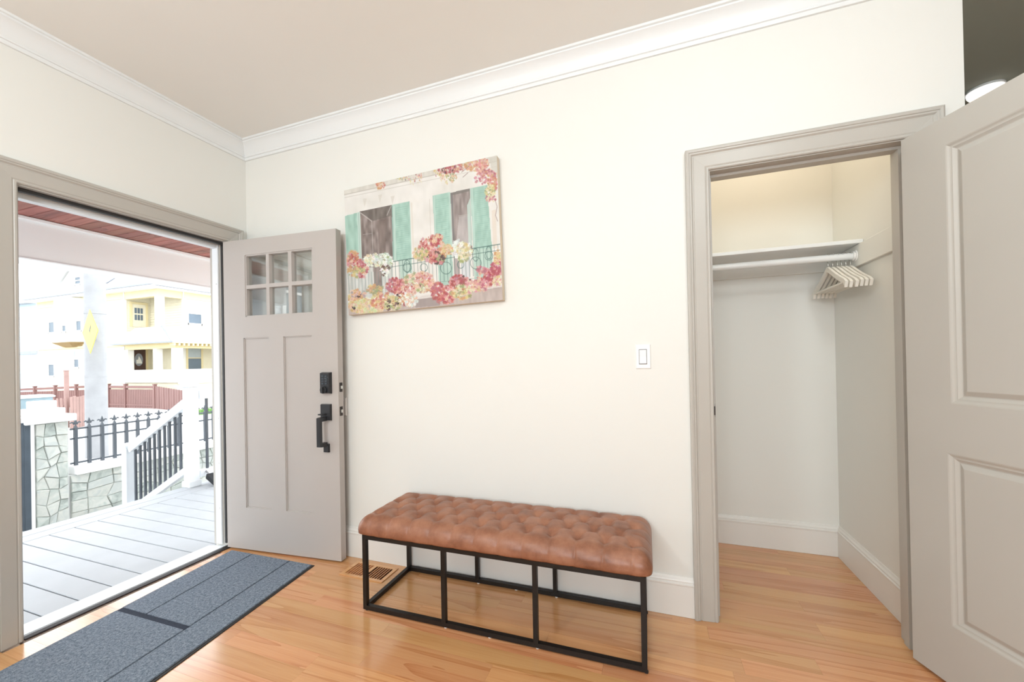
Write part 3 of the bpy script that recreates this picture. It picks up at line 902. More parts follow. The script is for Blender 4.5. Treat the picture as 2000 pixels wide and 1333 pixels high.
# ------------------------------------------------------------------ painting (a flat print of a flowered balcony)
TLc, TRc, BRc, BLc = (97, 340), (1215, 70), (1236, 1143), (108, 1246)      # its corners in a sketch space 1333 wide
def homography(src, dst):
    A = []
    for (x, y_), (X_, Y_) in zip(src, dst):
        A.append([x, y_, 1, 0, 0, 0, -X_ * x, -X_ * y_]); A.append([0, 0, 0, x, y_, 1, -Y_ * x, -Y_ * y_])
    h = np.linalg.solve(np.array(A, float), np.array([c for p in dst for c in p], float))
    return np.append(h, 1).reshape(3, 3)
Hm = homography([(0, 1), (1, 1), (1, 0), (0, 0)], [TLc, TRc, BRc, BLc])
NU, NV = 420, 320
S_, T_ = np.meshgrid(np.linspace(0, 1, NU), np.linspace(0, 1, NV), indexing='ij')
den = Hm[2, 0] * S_ + Hm[2, 1] * T_ + Hm[2, 2]
AX = (Hm[0, 0] * S_ + Hm[0, 1] * T_ + Hm[0, 2]) / den
AY = (Hm[1, 0] * S_ + Hm[1, 1] * T_ + Hm[1, 2]) / den
rng = np.random.default_rng(5)
def smooth_noise(fx, fy, seed):
    r = np.random.default_rng(seed).random((int(1400 / fx) + 3, int(1400 / fy) + 3))
    gx_, gy_ = AX / fx, AY / fy
    i0 = np.clip(gx_.astype(int), 0, r.shape[0] - 2); j0 = np.clip(gy_.astype(int), 0, r.shape[1] - 2)
    a, b__ = gx_ - i0, gy_ - j0
    return r[i0, j0] * (1 - a) * (1 - b__) + r[i0 + 1, j0] * a * (1 - b__) + r[i0, j0 + 1] * (1 - a) * b__ + r[i0 + 1, j0 + 1] * a * b__
IMG = np.zeros((NU, NV, 3)); IMG[:] = (232, 230, 224)
IMG += (smooth_noise(90, 60, 1) - 0.5)[..., None] * np.array([14, 14, 18]) + (smooth_noise(25, 40, 2) - 0.5)[..., None] * 8
def poly_mask(pts):
    m = np.zeros((NU, NV), bool); n_ = len(pts)
    for i in range(n_):
        x0, y0 = pts[i]; x1, y1 = pts[(i + 1) % n_]
        if y0 == y1: continue
        c = ((AY >= y0) != (AY >= y1)) & (AX < (x1 - x0) * (AY - y0) / (y1 - y0) + x0)
        m ^= c
    return m
def fill(pts, c, a=1.0, tex=0.0, seed=3):
    m = poly_mask(pts)
    col = np.array(c, float)
    t = (smooth_noise(14, 50, seed) - 0.5)[..., None] * tex
    IMG[m] = (IMG * (1 - a) + (col + t) * a)[m]
def line(p, q_, wd, c, a=1.0):
    p, q_ = np.array(p, float), np.array(q_, float)
    d = q_ - p; L = np.hypot(*d); d /= L
    s = (AX - p[0]) * d[0] + (AY - p[1]) * d[1]; t = np.abs(-(AX - p[0]) * d[1] + (AY - p[1]) * d[0])
    k = (np.clip(1.3 - t / (wd / 2) , 0, 1) * ((s > 0) & (s < L)))[..., None] * a
    IMG[:] = IMG * (1 - k) + np.array(c, float) * k
def arc(cx, cy, rx, ry, wd, c, a=1.0):
    r = np.sqrt(((AX - cx) / rx) ** 2 + ((AY - cy) / ry) ** 2)
    k = np.clip(1.3 - np.abs(r - 1) * min(rx, ry) / (wd / 2), 0, 1)[..., None] * a
    IMG[:] = IMG * (1 - k) + np.array(c, float) * k
TEAL, TEAL_D, TEAL_L = (160, 210, 193), (122, 180, 164), (192, 223, 212)
# cornice
fill([(90, 330), (1220, 60), (1220, 110), (95, 372)], (216, 212, 200), 0.8, 20)
line((95, 372), (1220, 112), 7, (186, 180, 168), .8); line((98, 392), (1220, 150), 5, (200, 196, 186), .8)
fill([(1160, 90), (1225, 75), (1225, 230), (1180, 230)], (206, 204, 190), 0.7)
for x_, y_ in ((230, 400), (340, 370), (430, 380)): fill([(x_, y_), (x_ + 30, y_ - 6), (x_ + 12, y_ + 60)], (214, 208, 196), .6)
# first window
fill([(205, 492), (436, 443), (436, 900), (214, 900)], (146, 130, 124), 1, 60, 4)
fill([(205, 492), (436, 443), (436, 520), (300, 560)], (112, 104, 96), .7, 30)
fill([(330, 560), (395, 545), (385, 800), (340, 800)], (128, 108, 100), .6, 40)
line((207, 498), (290, 562), 7, (196, 188, 182)); line((290, 560), (294, 800), 5, (198, 190, 186), .8); line((225, 660), (292, 650), 4, (190, 182, 178), .7)
line((432, 450), (400, 520), 6, (196, 190, 186), .8)
fill([(98, 525), (190, 500), (196, 830), (104, 830)], TEAL, 1, 30, 6); fill([(185, 500), (207, 494), (212, 830), (193, 830)], TEAL_L, .9)
line((196, 500), (202, 830), 4, TEAL_D, .8)
fill([(436, 443), (566, 416), (572, 838), (436, 850)], TEAL, 1, 24, 7)
for k in range(26): line((466, 470 + k * 14 - 2), (556, 450 + k * 14.3), 3, TEAL_D, .45 + .3 * (k % 3 == 0))
line((452, 450), (454, 845), 16, TEAL_L, .8); line((440, 446), (440, 850), 5, (120, 150, 145), .8); line((566, 420), (572, 836), 5, TEAL_L, .7)
line((580, 425), (588, 840), 12, (224, 214, 196), .6)
# second window
line((712, 395), (716, 660), 5, (206, 198, 186), .7)
fill([(735, 372), (865, 346), (872, 760), (748, 760)], TEAL, 1, 24, 8)
for k in range(24): line((755, 405 + k * 14), (850, 388 + k * 14.2), 3, TEAL_D, .4 + .35 * (k % 4 == 0))
line((746, 372), (752, 760), 9, TEAL_L, .8); line((858, 350), (864, 760), 9, TEAL_L, .8)
fill([(866, 350), (1012, 316), (1018, 760), (876, 760)], (160, 146, 142), 1, 46, 9)
fill([(866, 350), (1012, 316), (1012, 336), (880, 368)], (128, 124, 118), .8); fill([(868, 352), (884, 352), (888, 760), (876, 760)], (126, 124, 124), .8)
fill([(925, 525), (1000, 512), (1004, 720), (900, 720)], (196, 188, 188), .75, 30); line((920, 520), (1000, 508), 4, (206, 202, 196), .8)
fill([(988, 440), (1014, 380), (1018, 740), (992, 740)], TEAL_L, .85)
fill([(1014, 316), (1138, 290), (1164, 760), (1026, 760)], TEAL, 1, 24, 10)
for k in range(27): line((1040, 345 + k * 14), (1130 + k, 326 + k * 14.2), 3, TEAL_D, .4 + .35 * (k % 4 == 1))
line((1026, 318), (1034, 760), 12, TEAL_L, .8); line((1010, 320), (1018, 700), 4, (150, 178, 170), .8)
fill([(1168, 480), (1200, 470), (1206, 760), (1172, 760)], (230, 214, 196), .7)
# behind the railing
fill([(104, 830), (436, 830), (436, 1110), (110, 1130)], (186, 196, 192), .55, 50, 11)
fill([(290, 830), (350, 830), (355, 1100), (300, 1110)], (140, 118, 112), .8, 40)
fill([(480, 845), (572, 838), (576, 1010), (490, 1020)], TEAL, .7); fill([(760, 830), (870, 800), (880, 1030), (768, 1040)], TEAL, .8, 30)
fill([(876, 780), (920, 770), (925, 1000), (885, 1010)], (170, 152, 152), .8); fill([(1026, 750), (1165, 730), (1170, 980), (1030, 1000)], TEAL, .75, 30); fill([(930, 780), (1000, 770), (1000, 980), (935, 990)], (206, 214, 222), .7)
# balcony slab
fill([(110, 1175), (560, 1160), (640, 1110), (1238, 1035), (1238, 1150), (108, 1250)], (192, 172, 164), .9, 24, 12)
fill([(600, 1110), (1238, 1025), (1238, 1045), (610, 1135)], (226, 220, 216), .8); fill([(600, 1135), (780, 1118), (770, 1180), (590, 1195)], (158, 144, 142), .7)
# railing
IR = (78, 122, 114)
def top(x_): return 860 - (x_ - 420) * (132 / 805)
line((410, 861), (1226, 728), 7, IR); line((425, 896), (1226, 772), 5, IR, .85); line((420, 1046), (1226, 960), 4, IR, .5)
for x_ in range(425, 1226, 27): line((x_, top(x_)), (x_ + 4, top(x_) + 205), 4, IR, .85)
for x_ in range(112, 420, 24): line((x_, 930), (x_ + 4, 1090), 4, (104, 140, 134), .7)
for cx, cy, r in ((1042, 868, 40), (822, 905, 40), (538, 900, 30), (1140, 815, 30), (660, 900, 26), (930, 880, 24)):
    arc(cx, cy, r, r * 1.1, 5, IR, .9)
for cx in (1042, 1140, 538): arc(cx, top(cx) + 50, 22, 46, 4, IR, .8)
# flowers
def petals(cx, cy, rx, ry, cols, n, smin=7, smax=17):
    for _ in range(n):
        a = rng.random() * 2 * PI; rr__ = math.sqrt(rng.random())
        x_, y_ = cx + rx * rr__ * math.cos(a), cy + ry * rr__ * math.sin(a)
        s = rng.uniform(smin, smax); an = rng.random() * PI; el = rng.uniform(.55, 1)
        c = np.array(cols[rng.integers(len(cols))], float) + rng.normal(0, 7, 3)
        i0 = np.searchsorted(np.linspace(0, 1, NU), max(0, (x_ - 97 - s) / 1140 - .03)); i1 = np.searchsorted(np.linspace(0, 1, NU), min(1, (x_ - 97 + s) / 1120 + .03))
        sx, sy = AX[i0:i1], AY[i0:i1]
        dx, dy = sx - x_, sy - y_
        u_, v_ = dx * math.cos(an) + dy * math.sin(an), (-dx * math.sin(an) + dy * math.cos(an)) / el
        r = np.sqrt(u_ ** 2 + v_ ** 2) / s * (1 + .22 * np.cos(5 * np.arctan2(v_, u_)))
        k = (np.clip((1 - r) * 4, 0, 1) * .88)[..., None]
        shade = 1 - .13 * np.clip(1 - r * 2, 0, 1)[..., None]
        IMG[i0:i1] = IMG[i0:i1] * (1 - k) + c * shade * k
CORAL, RED, PINK, ROSE, PEACH, YEL, PALE, WHITE, GRN, DARK, ORA = (224, 124, 112), (204, 84, 88), (232, 158, 158), (206, 110, 128), (238, 192, 160), (226, 206, 128), (232, 226, 178), (236, 240, 238), (170, 178, 118), (110, 78, 76), (226, 164, 106)
petals(155, 850, 55, 70, [CORAL, PINK, RED, ORA, PEACH], 90); petals(210, 910, 48, 60, [PINK, ROSE, RED, PEACH], 70); petals(170, 930, 60, 40, [YEL, ORA, GRN], 40)
petals(300, 850, 70, 50, [WHITE, (206, 224, 214), PALE], 70); petals(370, 850, 62, 52, [WHITE, (196, 220, 196), GRN, (206, 224, 214)], 90); petals(380, 910, 32, 50, [WHITE, PALE, DARK], 40)
petals(720, 760, 95, 90, [CORAL, PEACH, PINK, RED], 190); petals(640, 800, 65, 50, [YEL, GRN, PEACH], 60); petals(760, 690, 45, 35, [CORAL, RED, PEACH], 40); petals(830, 775, 50, 45, [ORA, PEACH, YEL], 55); petals(745, 830, 65, 50, [RED, CORAL, PINK, DARK], 80); petals(790, 830, 30, 26, [DARK, GRN], 16)
petals(910, 760, 32, 70, [WHITE, (214, 222, 220)], 60); petals(960, 770, 55, 65, [PALE, WHITE, YEL, (214, 200, 150)], 80); petals(945, 830, 40, 35, [GRN, PALE], 30)
petals(440, 1030, 60, 55, [ROSE, RED, PINK, (186, 96, 112)], 90); petals(520, 1050, 85, 60, [RED, CORAL, PINK, PEACH], 120); petals(590, 985, 80, 42, [PALE, PEACH, WHITE, GRN], 60); petals(660, 985, 70, 50, [CORAL, PEACH, PINK], 90); petals(640, 1050, 60, 35, [PALE, PEACH, GRN, DARK], 45); petals(700, 1030, 45, 40, [PINK, PEACH, ORA], 40)
petals(765, 1090, 55, 75, [RED, CORAL, ROSE], 100); petals(830, 1100, 50, 70, [CORAL, RED, PINK, PEACH], 90); petals(920, 1010, 80, 55, [ROSE, RED, PINK, (190, 90, 90), DARK], 130); petals(930, 1085, 75, 52, [YEL, PALE, ORA, GRN], 100); petals(1020, 1045, 60, 45, [YEL, PALE, PINK], 70); petals(1085, 1020, 60, 55, [PINK, ROSE, PEACH], 80); petals(1140, 970, 65, 60, [ROSE, RED, PINK], 110); petals(1195, 910, 45, 55, [(204, 84, 108), RED, PINK], 80); petals(1205, 830, 30, 60, [ORA, PEACH, YEL], 40); petals(1200, 1000, 40, 36, [PALE, YEL, PINK], 40); petals(1080, 920, 40, 30, [PINK, ROSE], 25)
petals(175, 1150, 75, 80, [YEL, PEACH, ORA, PALE], 130); petals(250, 1185, 120, 52, [PALE, YEL, (206, 222, 160), PEACH], 150); petals(350, 1140, 90, 60, [YEL, ORA, PEACH, CORAL], 120); petals(430, 1160, 70, 55, [YEL, PALE, GRN, DARK], 90); petals(520, 1130, 45, 45, [RED, ORA, WHITE], 50); petals(560, 1140, 52, 48, [WHITE, (206, 224, 222), PEACH], 60); petals(300, 1060, 60, 30, [YEL, GRN, ORA], 35); petals(180, 1090, 60, 30, [ORA, PEACH, (180, 160, 170)], 35)
for x_, y_ in ((190, 1110), (455, 1165), (400, 1190), (150, 1190), (470, 1110)): petals(x_, y_, 14, 14, [DARK, (70, 60, 64)], 5, 5, 9)
petals(360, 290, 34, 38, [ORA, PEACH, CORAL], 60, 5, 12); petals(515, 240, 40, 18, [YEL, GRN], 30, 5, 12); petals(600, 235, 75, 35, [ROSE, PINK, DARK, PEACH, YEL], 110, 5, 12); petals(645, 215, 34, 20, [RED, PEACH, ROSE], 36, 5, 11); petals(620, 270, 50, 24, [PALE, YEL, PINK], 35, 5, 11)
petals(800, 195, 55, 40, [YEL, PEACH, ROSE], 80, 5, 13); petals(850, 175, 70, 34, [ROSE, RED, PINK, DARK], 110, 5, 13); petals(920, 165, 42, 36, [PEACH, ORA, ROSE], 60, 5, 13); petals(875, 240, 40, 32, [GRN, YEL, PEACH], 40, 5, 12); petals(830, 265, 30, 30, [PEACH, PALE], 20, 5, 11)
petals(1050, 150, 75, 42, [ORA, PEACH, YEL, PINK], 120, 6, 14); petals(1110, 130, 50, 40, [PEACH, PINK, CORAL], 60, 6, 14); petals(1140, 220, 70, 50, [PINK, ORA, PEACH, ROSE], 120, 6, 14); petals(1090, 255, 46, 30, [PINK, WHITE, ROSE], 50, 6, 13); petals(1180, 280, 40, 50, [ORA, CORAL, PINK], 60, 6, 14); petals(1165, 335, 42, 45, [YEL, PALE, GRN], 70, 6, 14); petals(1165, 390, 45, 24, [PINK, ROSE, PALE], 45, 5, 12)
for p, q_ in (((1195, 400), (1210, 450)), ((1210, 450), (1196, 515)), ((1196, 515), (1212, 560)), ((950, 200), (1010, 150)), ((960, 235), (1000, 200))): line(p, q_, 5, (158, 126, 122), .9)
IMG = np.clip(IMG, 0, 255) / 255
IMG = IMG * 0.70 + IMG.mean(-1, keepdims=True) * 0.30
LIN = np.where(IMG <= 0.04045, IMG / 12.92, ((IMG + 0.055) / 1.055) ** 2.4) * 0.87
PC = Vector((1.404, 0, 1.894)); PHW, PHH, PT = 0.506, 0.385, 0.034; PA = math.radians(1.35)
def pfn(s, t, d):
    a, b_ = (s - .5) * 2 * PHW, (t - .5) * 2 * PHH
    return (PC.x + a * math.cos(PA) - b_ * math.sin(PA), -0.004 - d, PC.z + a * math.sin(PA) + b_ * math.cos(PA))
pic = thing('canvas_painting', 'unframed canvas print of a flowered balcony with teal shutters', 'painting', PC)
bm = new()
prism(bm, [(0, 0), (1, 0), (1, 1), (0, 1)], lambda a, b_, d: pfn(a, b_, d), 0.0, PT)
obj('canvas_body', bm, 'canvas', pic)
me = bpy.data.meshes.new('printed_face')
a_, b__ = (S_ - .5) * 2 * PHW, (T_ - .5) * 2 * PHH
co = np.stack([PC.x + a_ * math.cos(PA) - b__ * math.sin(PA), np.full_like(a_, -0.004 - PT - 0.0008), PC.z + a_ * math.sin(PA) + b__ * math.cos(PA)], -1).reshape(-1, 3)
idx = np.arange(NU * NV).reshape(NU, NV)
quads = np.stack([idx[:-1, :-1], idx[1:, :-1], idx[1:, 1:], idx[:-1, 1:]], -1).reshape(-1, 4)
me.vertices.add(len(co)); me.vertices.foreach_set('co', co.ravel())
me.loops.add(quads.size); me.loops.foreach_set('vertex_index', quads.ravel())
me.polygons.add(len(quads)); me.polygons.foreach_set('loop_start', np.arange(0, quads.size, 4)); me.polygons.foreach_set('loop_total', np.full(len(quads), 4))
me.update()
at_ = me.color_attributes.new('print', 'FLOAT_COLOR', 'POINT')
at_.data.foreach_set('color', np.concatenate([LIN.reshape(-1, 3), np.ones((NU * NV, 1))], 1).ravel())
me.materials.append(M['print'])
po = bpy.data.objects.new('printed_face', me); COL.objects.link(po); adopt(po, pic)

# ------------------------------------------------------------------ hall lamp over the wall's end
dome_c = at(1924, 190, 2, CZ - 0.05) + Vector((0, 0, 0.05))
dl = thing('ceiling_light', 'white dome ceiling light in the dim hall above the closet door', 'light', dome_c)
bm = new(); lathe(bm, dome_c, [(0.078, 0.0), (0.080, -0.012)], 32)
obj('base_ring', bm, 'trim', dl, True, 40)
bm = new(); lathe(bm, dome_c, [(0.075, -0.012), (0.073, -0.028), (0.064, -0.042), (0.046, -0.053), (0.022, -0.058), (0.003, -0.060)], 32)
obj('glass_dome', bm, 'dome', dl, True)

# ------------------------------------------------------------------ porch
DKZ = -0.03; DKX = -1.87
deck = thing('porch_floor', 'pale grey plank porch floor outside the front door', 'porch', (-1.0, -0.3, DKZ), kind='structure')
y = -0.097 - 0.135 * 16
while y < 4.0:
    bm = new(); box(bm, -1.585, -0.20, y + 0.003, y + 0.132, DKZ - 0.025, DKZ, 0.003, True)
    obj('plank', bm, 'deck', deck); y += 0.135
for x in (-1.73, -1.873):
    bm = new(); box(bm, x + 0.002, x + 0.139, -2.3, 4.0, DKZ - 0.025, DKZ, 0.003, True)
    obj('plank', bm, 'deck', deck)
bm = new(); box(bm, -0.198, -0.162, -2.3, DY0 - 0.02, DKZ - 0.025, DKZ); box(bm, -0.198, -0.162, DY1 + 0.02, 4.0, DKZ - 0.025, DKZ)
obj('edge_board', bm, 'deck', deck)
bm = new(); box(bm, -1.865, -1.84, -2.3, 4.0, -0.85, DKZ - 0.027); box(bm, -1.84, -0.16, -2.3, 4.0, DKZ - 0.06, DKZ - 0.029)
obj('under_frame', bm, 'rubber', deck)
# porch ceiling boards, front beam
BXF = -1.62
zb1 = at(200, 458, 0, BXF).z; zb0 = at(200, 527, 0, BXF).z
PCZ = zb1 + 0.006
pc = thing('porch_ceiling', 'stained brown board ceiling over the porch', 'ceiling', (-0.9, 0, PCZ), kind='structure')
y = -2.6
while y < 4.0:
    bm = new(); box(bm, -1.86, -0.17, y + 0.001, y + 0.079, PCZ, PCZ + 0.02, 0.004)
    obj('board', bm, 'soffit', pc); y += 0.08
bm = new(); box(bm, -2.35, -0.16, -2.7, 4.1, PCZ + 0.02, PCZ + 0.30)
obj('porch_roof', bm, 'roof', pc)
beam = thing('porch_beam', 'white boxed beam along the outer edge of the porch ceiling', 'beam', (BXF - 0.1, 0, zb0))
bm = new(); box(bm, BXF - 0.22, BXF, -2.6, 4.0, zb0, PCZ - 0.001)
obj('box_beam', bm, 'white', beam)
bm = new(); box(bm, BXF, BXF + 0.02, -2.6, 4.0, PCZ - 0.028, PCZ - 0.002, 0.004)
obj('upper_moulding', bm, 'white', beam)
bm = new(); box(bm, BXF - 0.24, BXF + 0.012, -2.6, 4.0, zb0 - 0.014, zb0, 0.004)
obj('lower_edge', bm, 'white', beam)
for yy in (-2.4, 3.7):
    bm = new(); box(bm, BXF - 0.20, BXF - 0.03, yy, yy + 0.17, DKZ, zb0 - 0.014)
    obj('support_post', bm, 'white', beam)

# stair railing: upper and lower posts, sloping rails, iron balusters
SY_ = 0.735; PX = -1.825
sr = thing('stair_railing', 'white sloping stair railing with thin black balusters beside the porch steps', 'railing', (-2.35, SY_, -0.75))
def post(parent, x, y, z0, z1, w_):
    bm = new(); box(bm, x - w_ / 2, x + w_ / 2, y - w_ / 2, y + w_ / 2, z0, z1, 0.004)
    p = obj('newel_post', bm, 'white', parent)
    bm = new(); c = w_ / 2 + 0.015
    box(bm, x - c, x + c, y - c, y + c, z1, z1 + 0.025, 0.004)
    hexa(bm, [(x - c, y - c, z1 + .025), (x + c, y - c, z1 + .025), (x + c, y + c, z1 + .025), (x - c, y + c, z1 + .025), (x - .01, y - .01, z1 + .05), (x + .01, y - .01, z1 + .05), (x + .01, y + .01, z1 + .05), (x - .01, y + .01, z1 + .05)])
    obj('post_cap', bm, 'white', p)
    bm = new(); c = w_ / 2 + 0.012; box(bm, x - c, x + c, y - c, y + c, z0, z0 + 0.06, 0.004)
    obj('post_foot', bm, 'white', p)
    return p
lowx = at(251, 900, 1, SY_).x
ltop = at(250, 866, 1, SY_).z
post(sr, PX, SY_, DKZ, 0.99, 0.095)
post(sr, lowx, SY_, -0.78, ltop - 0.045, 0.085)
ru0 = at(356, 795, 1, SY_); rl0 = at(262, 872, 1, SY_)
def rail_z(x, a, b_): return a.z + (b_.z - a.z) * (x - a.x) / (b_.x - a.x)
zA, zB = rail_z(PX - .06, ru0, rl0), rail_z(lowx + .055, ru0, rl0)
bm = new(); bar(bm, (PX - .06, SY_, zA), (lowx + .055, SY_, zB), 0.065, 0.085)
obj('top_rail', bm, 'white', sr)
lo_u = at(357, 925, 1, SY_); drop = rail_z(lo_u.x, ru0, rl0) - lo_u.z
bm = new(); bar(bm, (PX - .06, SY_, zA - drop), (lowx + .055, SY_, zB - drop), 0.055, 0.06)
obj('bottom_rail', bm, 'white', sr)
for px in (264.5, 274, 283, 292.5, 302, 312, 322, 332, 342.5, 353):
    x = at(px, 880, 1, SY_).x
    z = rail_z(x, ru0, rl0)
    bm = new(); box(bm, x - 0.0095, x + 0.0095, SY_ - 0.0095, SY_ + 0.0095, z - drop + 0.02, z - 0.03)
    obj('baluster', bm, 'iron', sr)
pr = thing('porch_railing', 'white level porch railing with black balusters past the corner post', 'railing', (PX, 2.3, DKZ))
bm = new(); box(bm, PX - 0.035, PX + 0.035, SY_ + 0.063, 3.6, 0.86, 0.95, 0.004)
obj('top_rail', bm, 'white', pr)
bm = new(); box(bm, PX - 0.03, PX + 0.03, SY_ + 0.063, 3.6, 0.045, 0.115, 0.004)
obj('bottom_rail', bm, 'white', pr)
y = at(404, 850, 0, PX).y; stp = at(423, 850, 0, PX).y - y
while y < 3.6:
    bm = new(); box(bm, PX - 0.0095, PX + 0.0095, y - 0.0095, y + 0.0095, 0.112, 0.862)
    obj('baluster', bm, 'iron', pr); y += stp
bm = new(); box(bm, PX - 0.05, PX + 0.05, 3.6, 3.7, DKZ, 1.0, 0.004)
obj('end_post', bm, 'white', pr)
# steps
stp_o = thing('porch_steps', 'pale grey steps leading down from the porch', 'steps', (-2.3, 0, -0.78))
for k in range(4):
    bm = new(); x1 = -1.875 - k * 0.27; box(bm, x1 - 0.29, x1, -1.2, 0.68, -0.14 - k * 0.16 - 0.12, -0.14 - k * 0.16 - 0.085, 0.004)
    obj('tread', bm, 'deck', stp_o)
    bm = new(); box(bm, x1 - 0.03, x1 - 0.012, -1.2, 0.68, -0.78, -0.14 - k * 0.16 - 0.121)
    obj('riser', bm, 'white', stp_o)
# broom lying at the railing's foot
bp = at(417, 937, 2, 0.03)
br = thing('broom', 'black headed broom leaning at the foot of the porch railing', 'broom', (bp.x, bp.y, DKZ))
b0 = at(410, 929, 2, 0.06); b1 = at(427, 944, 2, 0.0)
bm = new(); bar(bm, b0, (b1.x, b1.y, 0.0), 0.07, 0.05)
obj('broom_head', bm, 'bristle', br)
h1 = at(401, 919, 2, 0.10)
bm = new(); tube(bm, [b0, h1], 0.008, 8)
obj('broom_handle', bm, 'pole', br)

# ------------------------------------------------------------------ front wall, pillar, iron fence, gate
SXW = -4.5
GZ = -0.95
bm = new(); box(bm, -14.0, -0.3, -40, 40, GZ - 0.5, GZ + 0.17)
struct('ground', bm, 'ground')
bm = new(); box(bm, -90, -14.0, -60, 60, -1.8, -1.25)
gb = struct('ground_far', bm, 'ground')
bm = new(); box(bm, -13.9, -5.9, -40, 40, GZ + 0.165, GZ + 0.18)
struct('road', bm, 'street')

def stones(parent, fn, a0, a1, z0, z1, na, nz, seed):
    """uneven veneer stones on a core: each stone a piece of its own"""
    r_ = random.Random(seed)
    P = [[((a0 + (a1 - a0) * i / na) + (0 if i in (0, na) else r_.uniform(-.30, .30) * (a1 - a0) / na), (z0 + (z1 - z0) * k / nz) + (0 if k in (0, nz) else r_.uniform(-.34, .34) * (z1 - z0) / nz)) for k in range(nz + 1)] for i in range(na + 1)]
    for i in range(na):
        for k in range(nz):
            c4 = [P[i][k], P[i + 1][k], P[i + 1][k + 1], P[i][k + 1]]
            ca_, cz_ = sum(p[0] for p in c4) / 4, sum(p[1] for p in c4) / 4
            g_ = 0.0012
            def sh(p, gap):
                d = Vector((p[0] - ca_, p[1] - cz_)); L = d.length
                return (ca_ + d.x * (1 - gap / L), cz_ + d.y * (1 - gap / L))
            lo_ = [sh(p, g_) for p in c4]; hi_ = [sh(p, g_ + 0.009) for p in c4]
            dd = [0.014 + r_.uniform(0, 0.024) for _ in range(4)]
            bm = new(); loft(bm, [[fn(a, z, 0.0) for a, z in lo_], [fn(a, z, 0.012) for a, z in lo_], [fn(a, z, d) for (a, z), d in zip(hi_, dd)]])
            obj('stone', bm, 'stone', parent)

pl_ = at(58, 900, 0, SXW).y; pr_ = at(134, 900, 0, SXW).y
ptop = at(97, 826, 0, SXW).z
pil = thing('stone_pillar', 'stone faced gate pillar with a white stepped cap', 'pillar', (SXW - 0.18, (pl_ + pr_) / 2, GZ))
bm = new(); box(bm, SXW - 0.36, SXW, pl_, pr_, GZ, ptop)
obj('core', bm, 'mortar', pil)
stones(pil, lambda a, z, d: (SXW + d, a, z), pl_ + 0.045, pr_ - 0.012, GZ + 0.2, ptop - 0.005, 3, 9, 11)
stones(pil, lambda a, z, d: (a, pl_ - d, z), SXW - 0.35, SXW - 0.02, GZ + 0.2, ptop - 0.005, 3, 9, 12)
bm = new(); box(bm, SXW + 0.001, SXW + 0.03, pl_ - 0.002, pl_ + 0.03, GZ, ptop)
obj('corner_strip', bm, 'stonecap', pil)
yc = (pl_ + pr_) / 2; hw = (pr_ - pl_) / 2
z = ptop
zc1 = at(97, 812, 0, SXW).z; zc2 = at(97, 799, 0, SXW).z; zc3 = at(97, 784, 0, SXW).z
for (ov, za, zb_) in ((0.055, ptop, zc1), (-0.02, zc1, zc2), (-0.075, zc2, zc3)):
    bm = new(); box(bm, SXW - 0.18 - 0.18 - ov, SXW - 0.18 + 0.18 + ov + 0.02, yc - hw - ov, yc + hw + ov, za, zb_, 0.008)
    obj('cap_tier', bm, 'stonecap', pil)
wtop = at(140, 914, 0, SXW).z; wcb = at(140, 930, 0, SXW).z
WYE = 5.5
sw = thing('stone_wall', 'low stone faced garden wall with a white coping under the iron fence', 'wall', (SXW - 0.1, 2.5, GZ), kind='thing')
bm = new(); box(bm, SXW - 0.22, SXW - 0.02, pr_ + 0.001, WYE, GZ, wcb)
obj('core', bm, 'mortar', sw)
stones(sw, lambda a, z, d: (SXW - 0.02 + d, a, z), pr_ + 0.02, 4.2, GZ + 0.17, wcb - 0.003, 17, 5, 13)
bm = new(); box(bm, SXW - 0.26, SXW + 0.045, pr_ + 0.061, WYE, wcb, wtop, 0.006)
obj('coping', bm, 'stonecap', sw)
fx = SXW - 0.11
fe = thing('iron_fence', 'black wrought iron picket fence standing on the stone wall', 'fence', (fx, 2.5, wtop))
r1z = at(140, 839, 0, fx).z; r2z = at(140, 858, 0, fx).z; r3z = at(140, 906, 0, fx).z
for z in (r1z, r2z, r3z):
    bm = new(); bar(bm, (fx, pr_ + 0.062, z), (fx, WYE, z), 0.02, 0.022)
    obj('rail', bm, 'iron', fe)
def picket_mesh():
    b_ = new(); s = 0.0165
    zt = at(148, 838, 0, fx).z + 0.03
    box(b_, -s, s, -s, s, wtop, zt - 0.02)
    loft(b_, [[(-s, -s, zt - .02), (s, -s, zt - .02), (s, s, zt - .02), (-s, s, zt - .02)], [(-.006, -.006, zt + .02), (.006, -.006, zt + .02), (.006, .006, zt + .02), (-.006, .006, zt + .02)]])
    # fleur tip: middle leaf and two curled side leaves
    zt += 0.02
    prism(b_, [(0, zt), (0.016, zt + .035), (0.0, zt + .085), (-0.016, zt + .035)], lambda a, c, d: (d, a, c), -0.007, 0.007)
    box(b_, -0.009, 0.009, -0.022, 0.022, zt + 0.006, zt + 0.018)
    for s2 in (1, -1):
        prism(b_, [(s2 * .006, zt + .008), (s2 * .036, zt + .030), (s2 * .052, zt + .024), (s2 * .050, zt + .040), (s2 * .032, zt + .048), (s2 * .012, zt + .026)], lambda a, c, d: (d, a, c), -0.006, 0.006)
    return b_
p0 = obj('picket', picket_mesh(), 'iron')
ya_ = at(148, 880, 0, fx).y; yb_ = at(269, 850, 0, fx).y
stp = (yb_ - ya_) / 5
p0.location = (fx, ya_, 0); p0.parent = fe; p0.matrix_parent_inverse = world_of(fe).inverted()
k = 1
while ya_ + k * stp < WYE:
    c = clone(p0); c.location = (fx, ya_ + k * stp, 0); k += 1
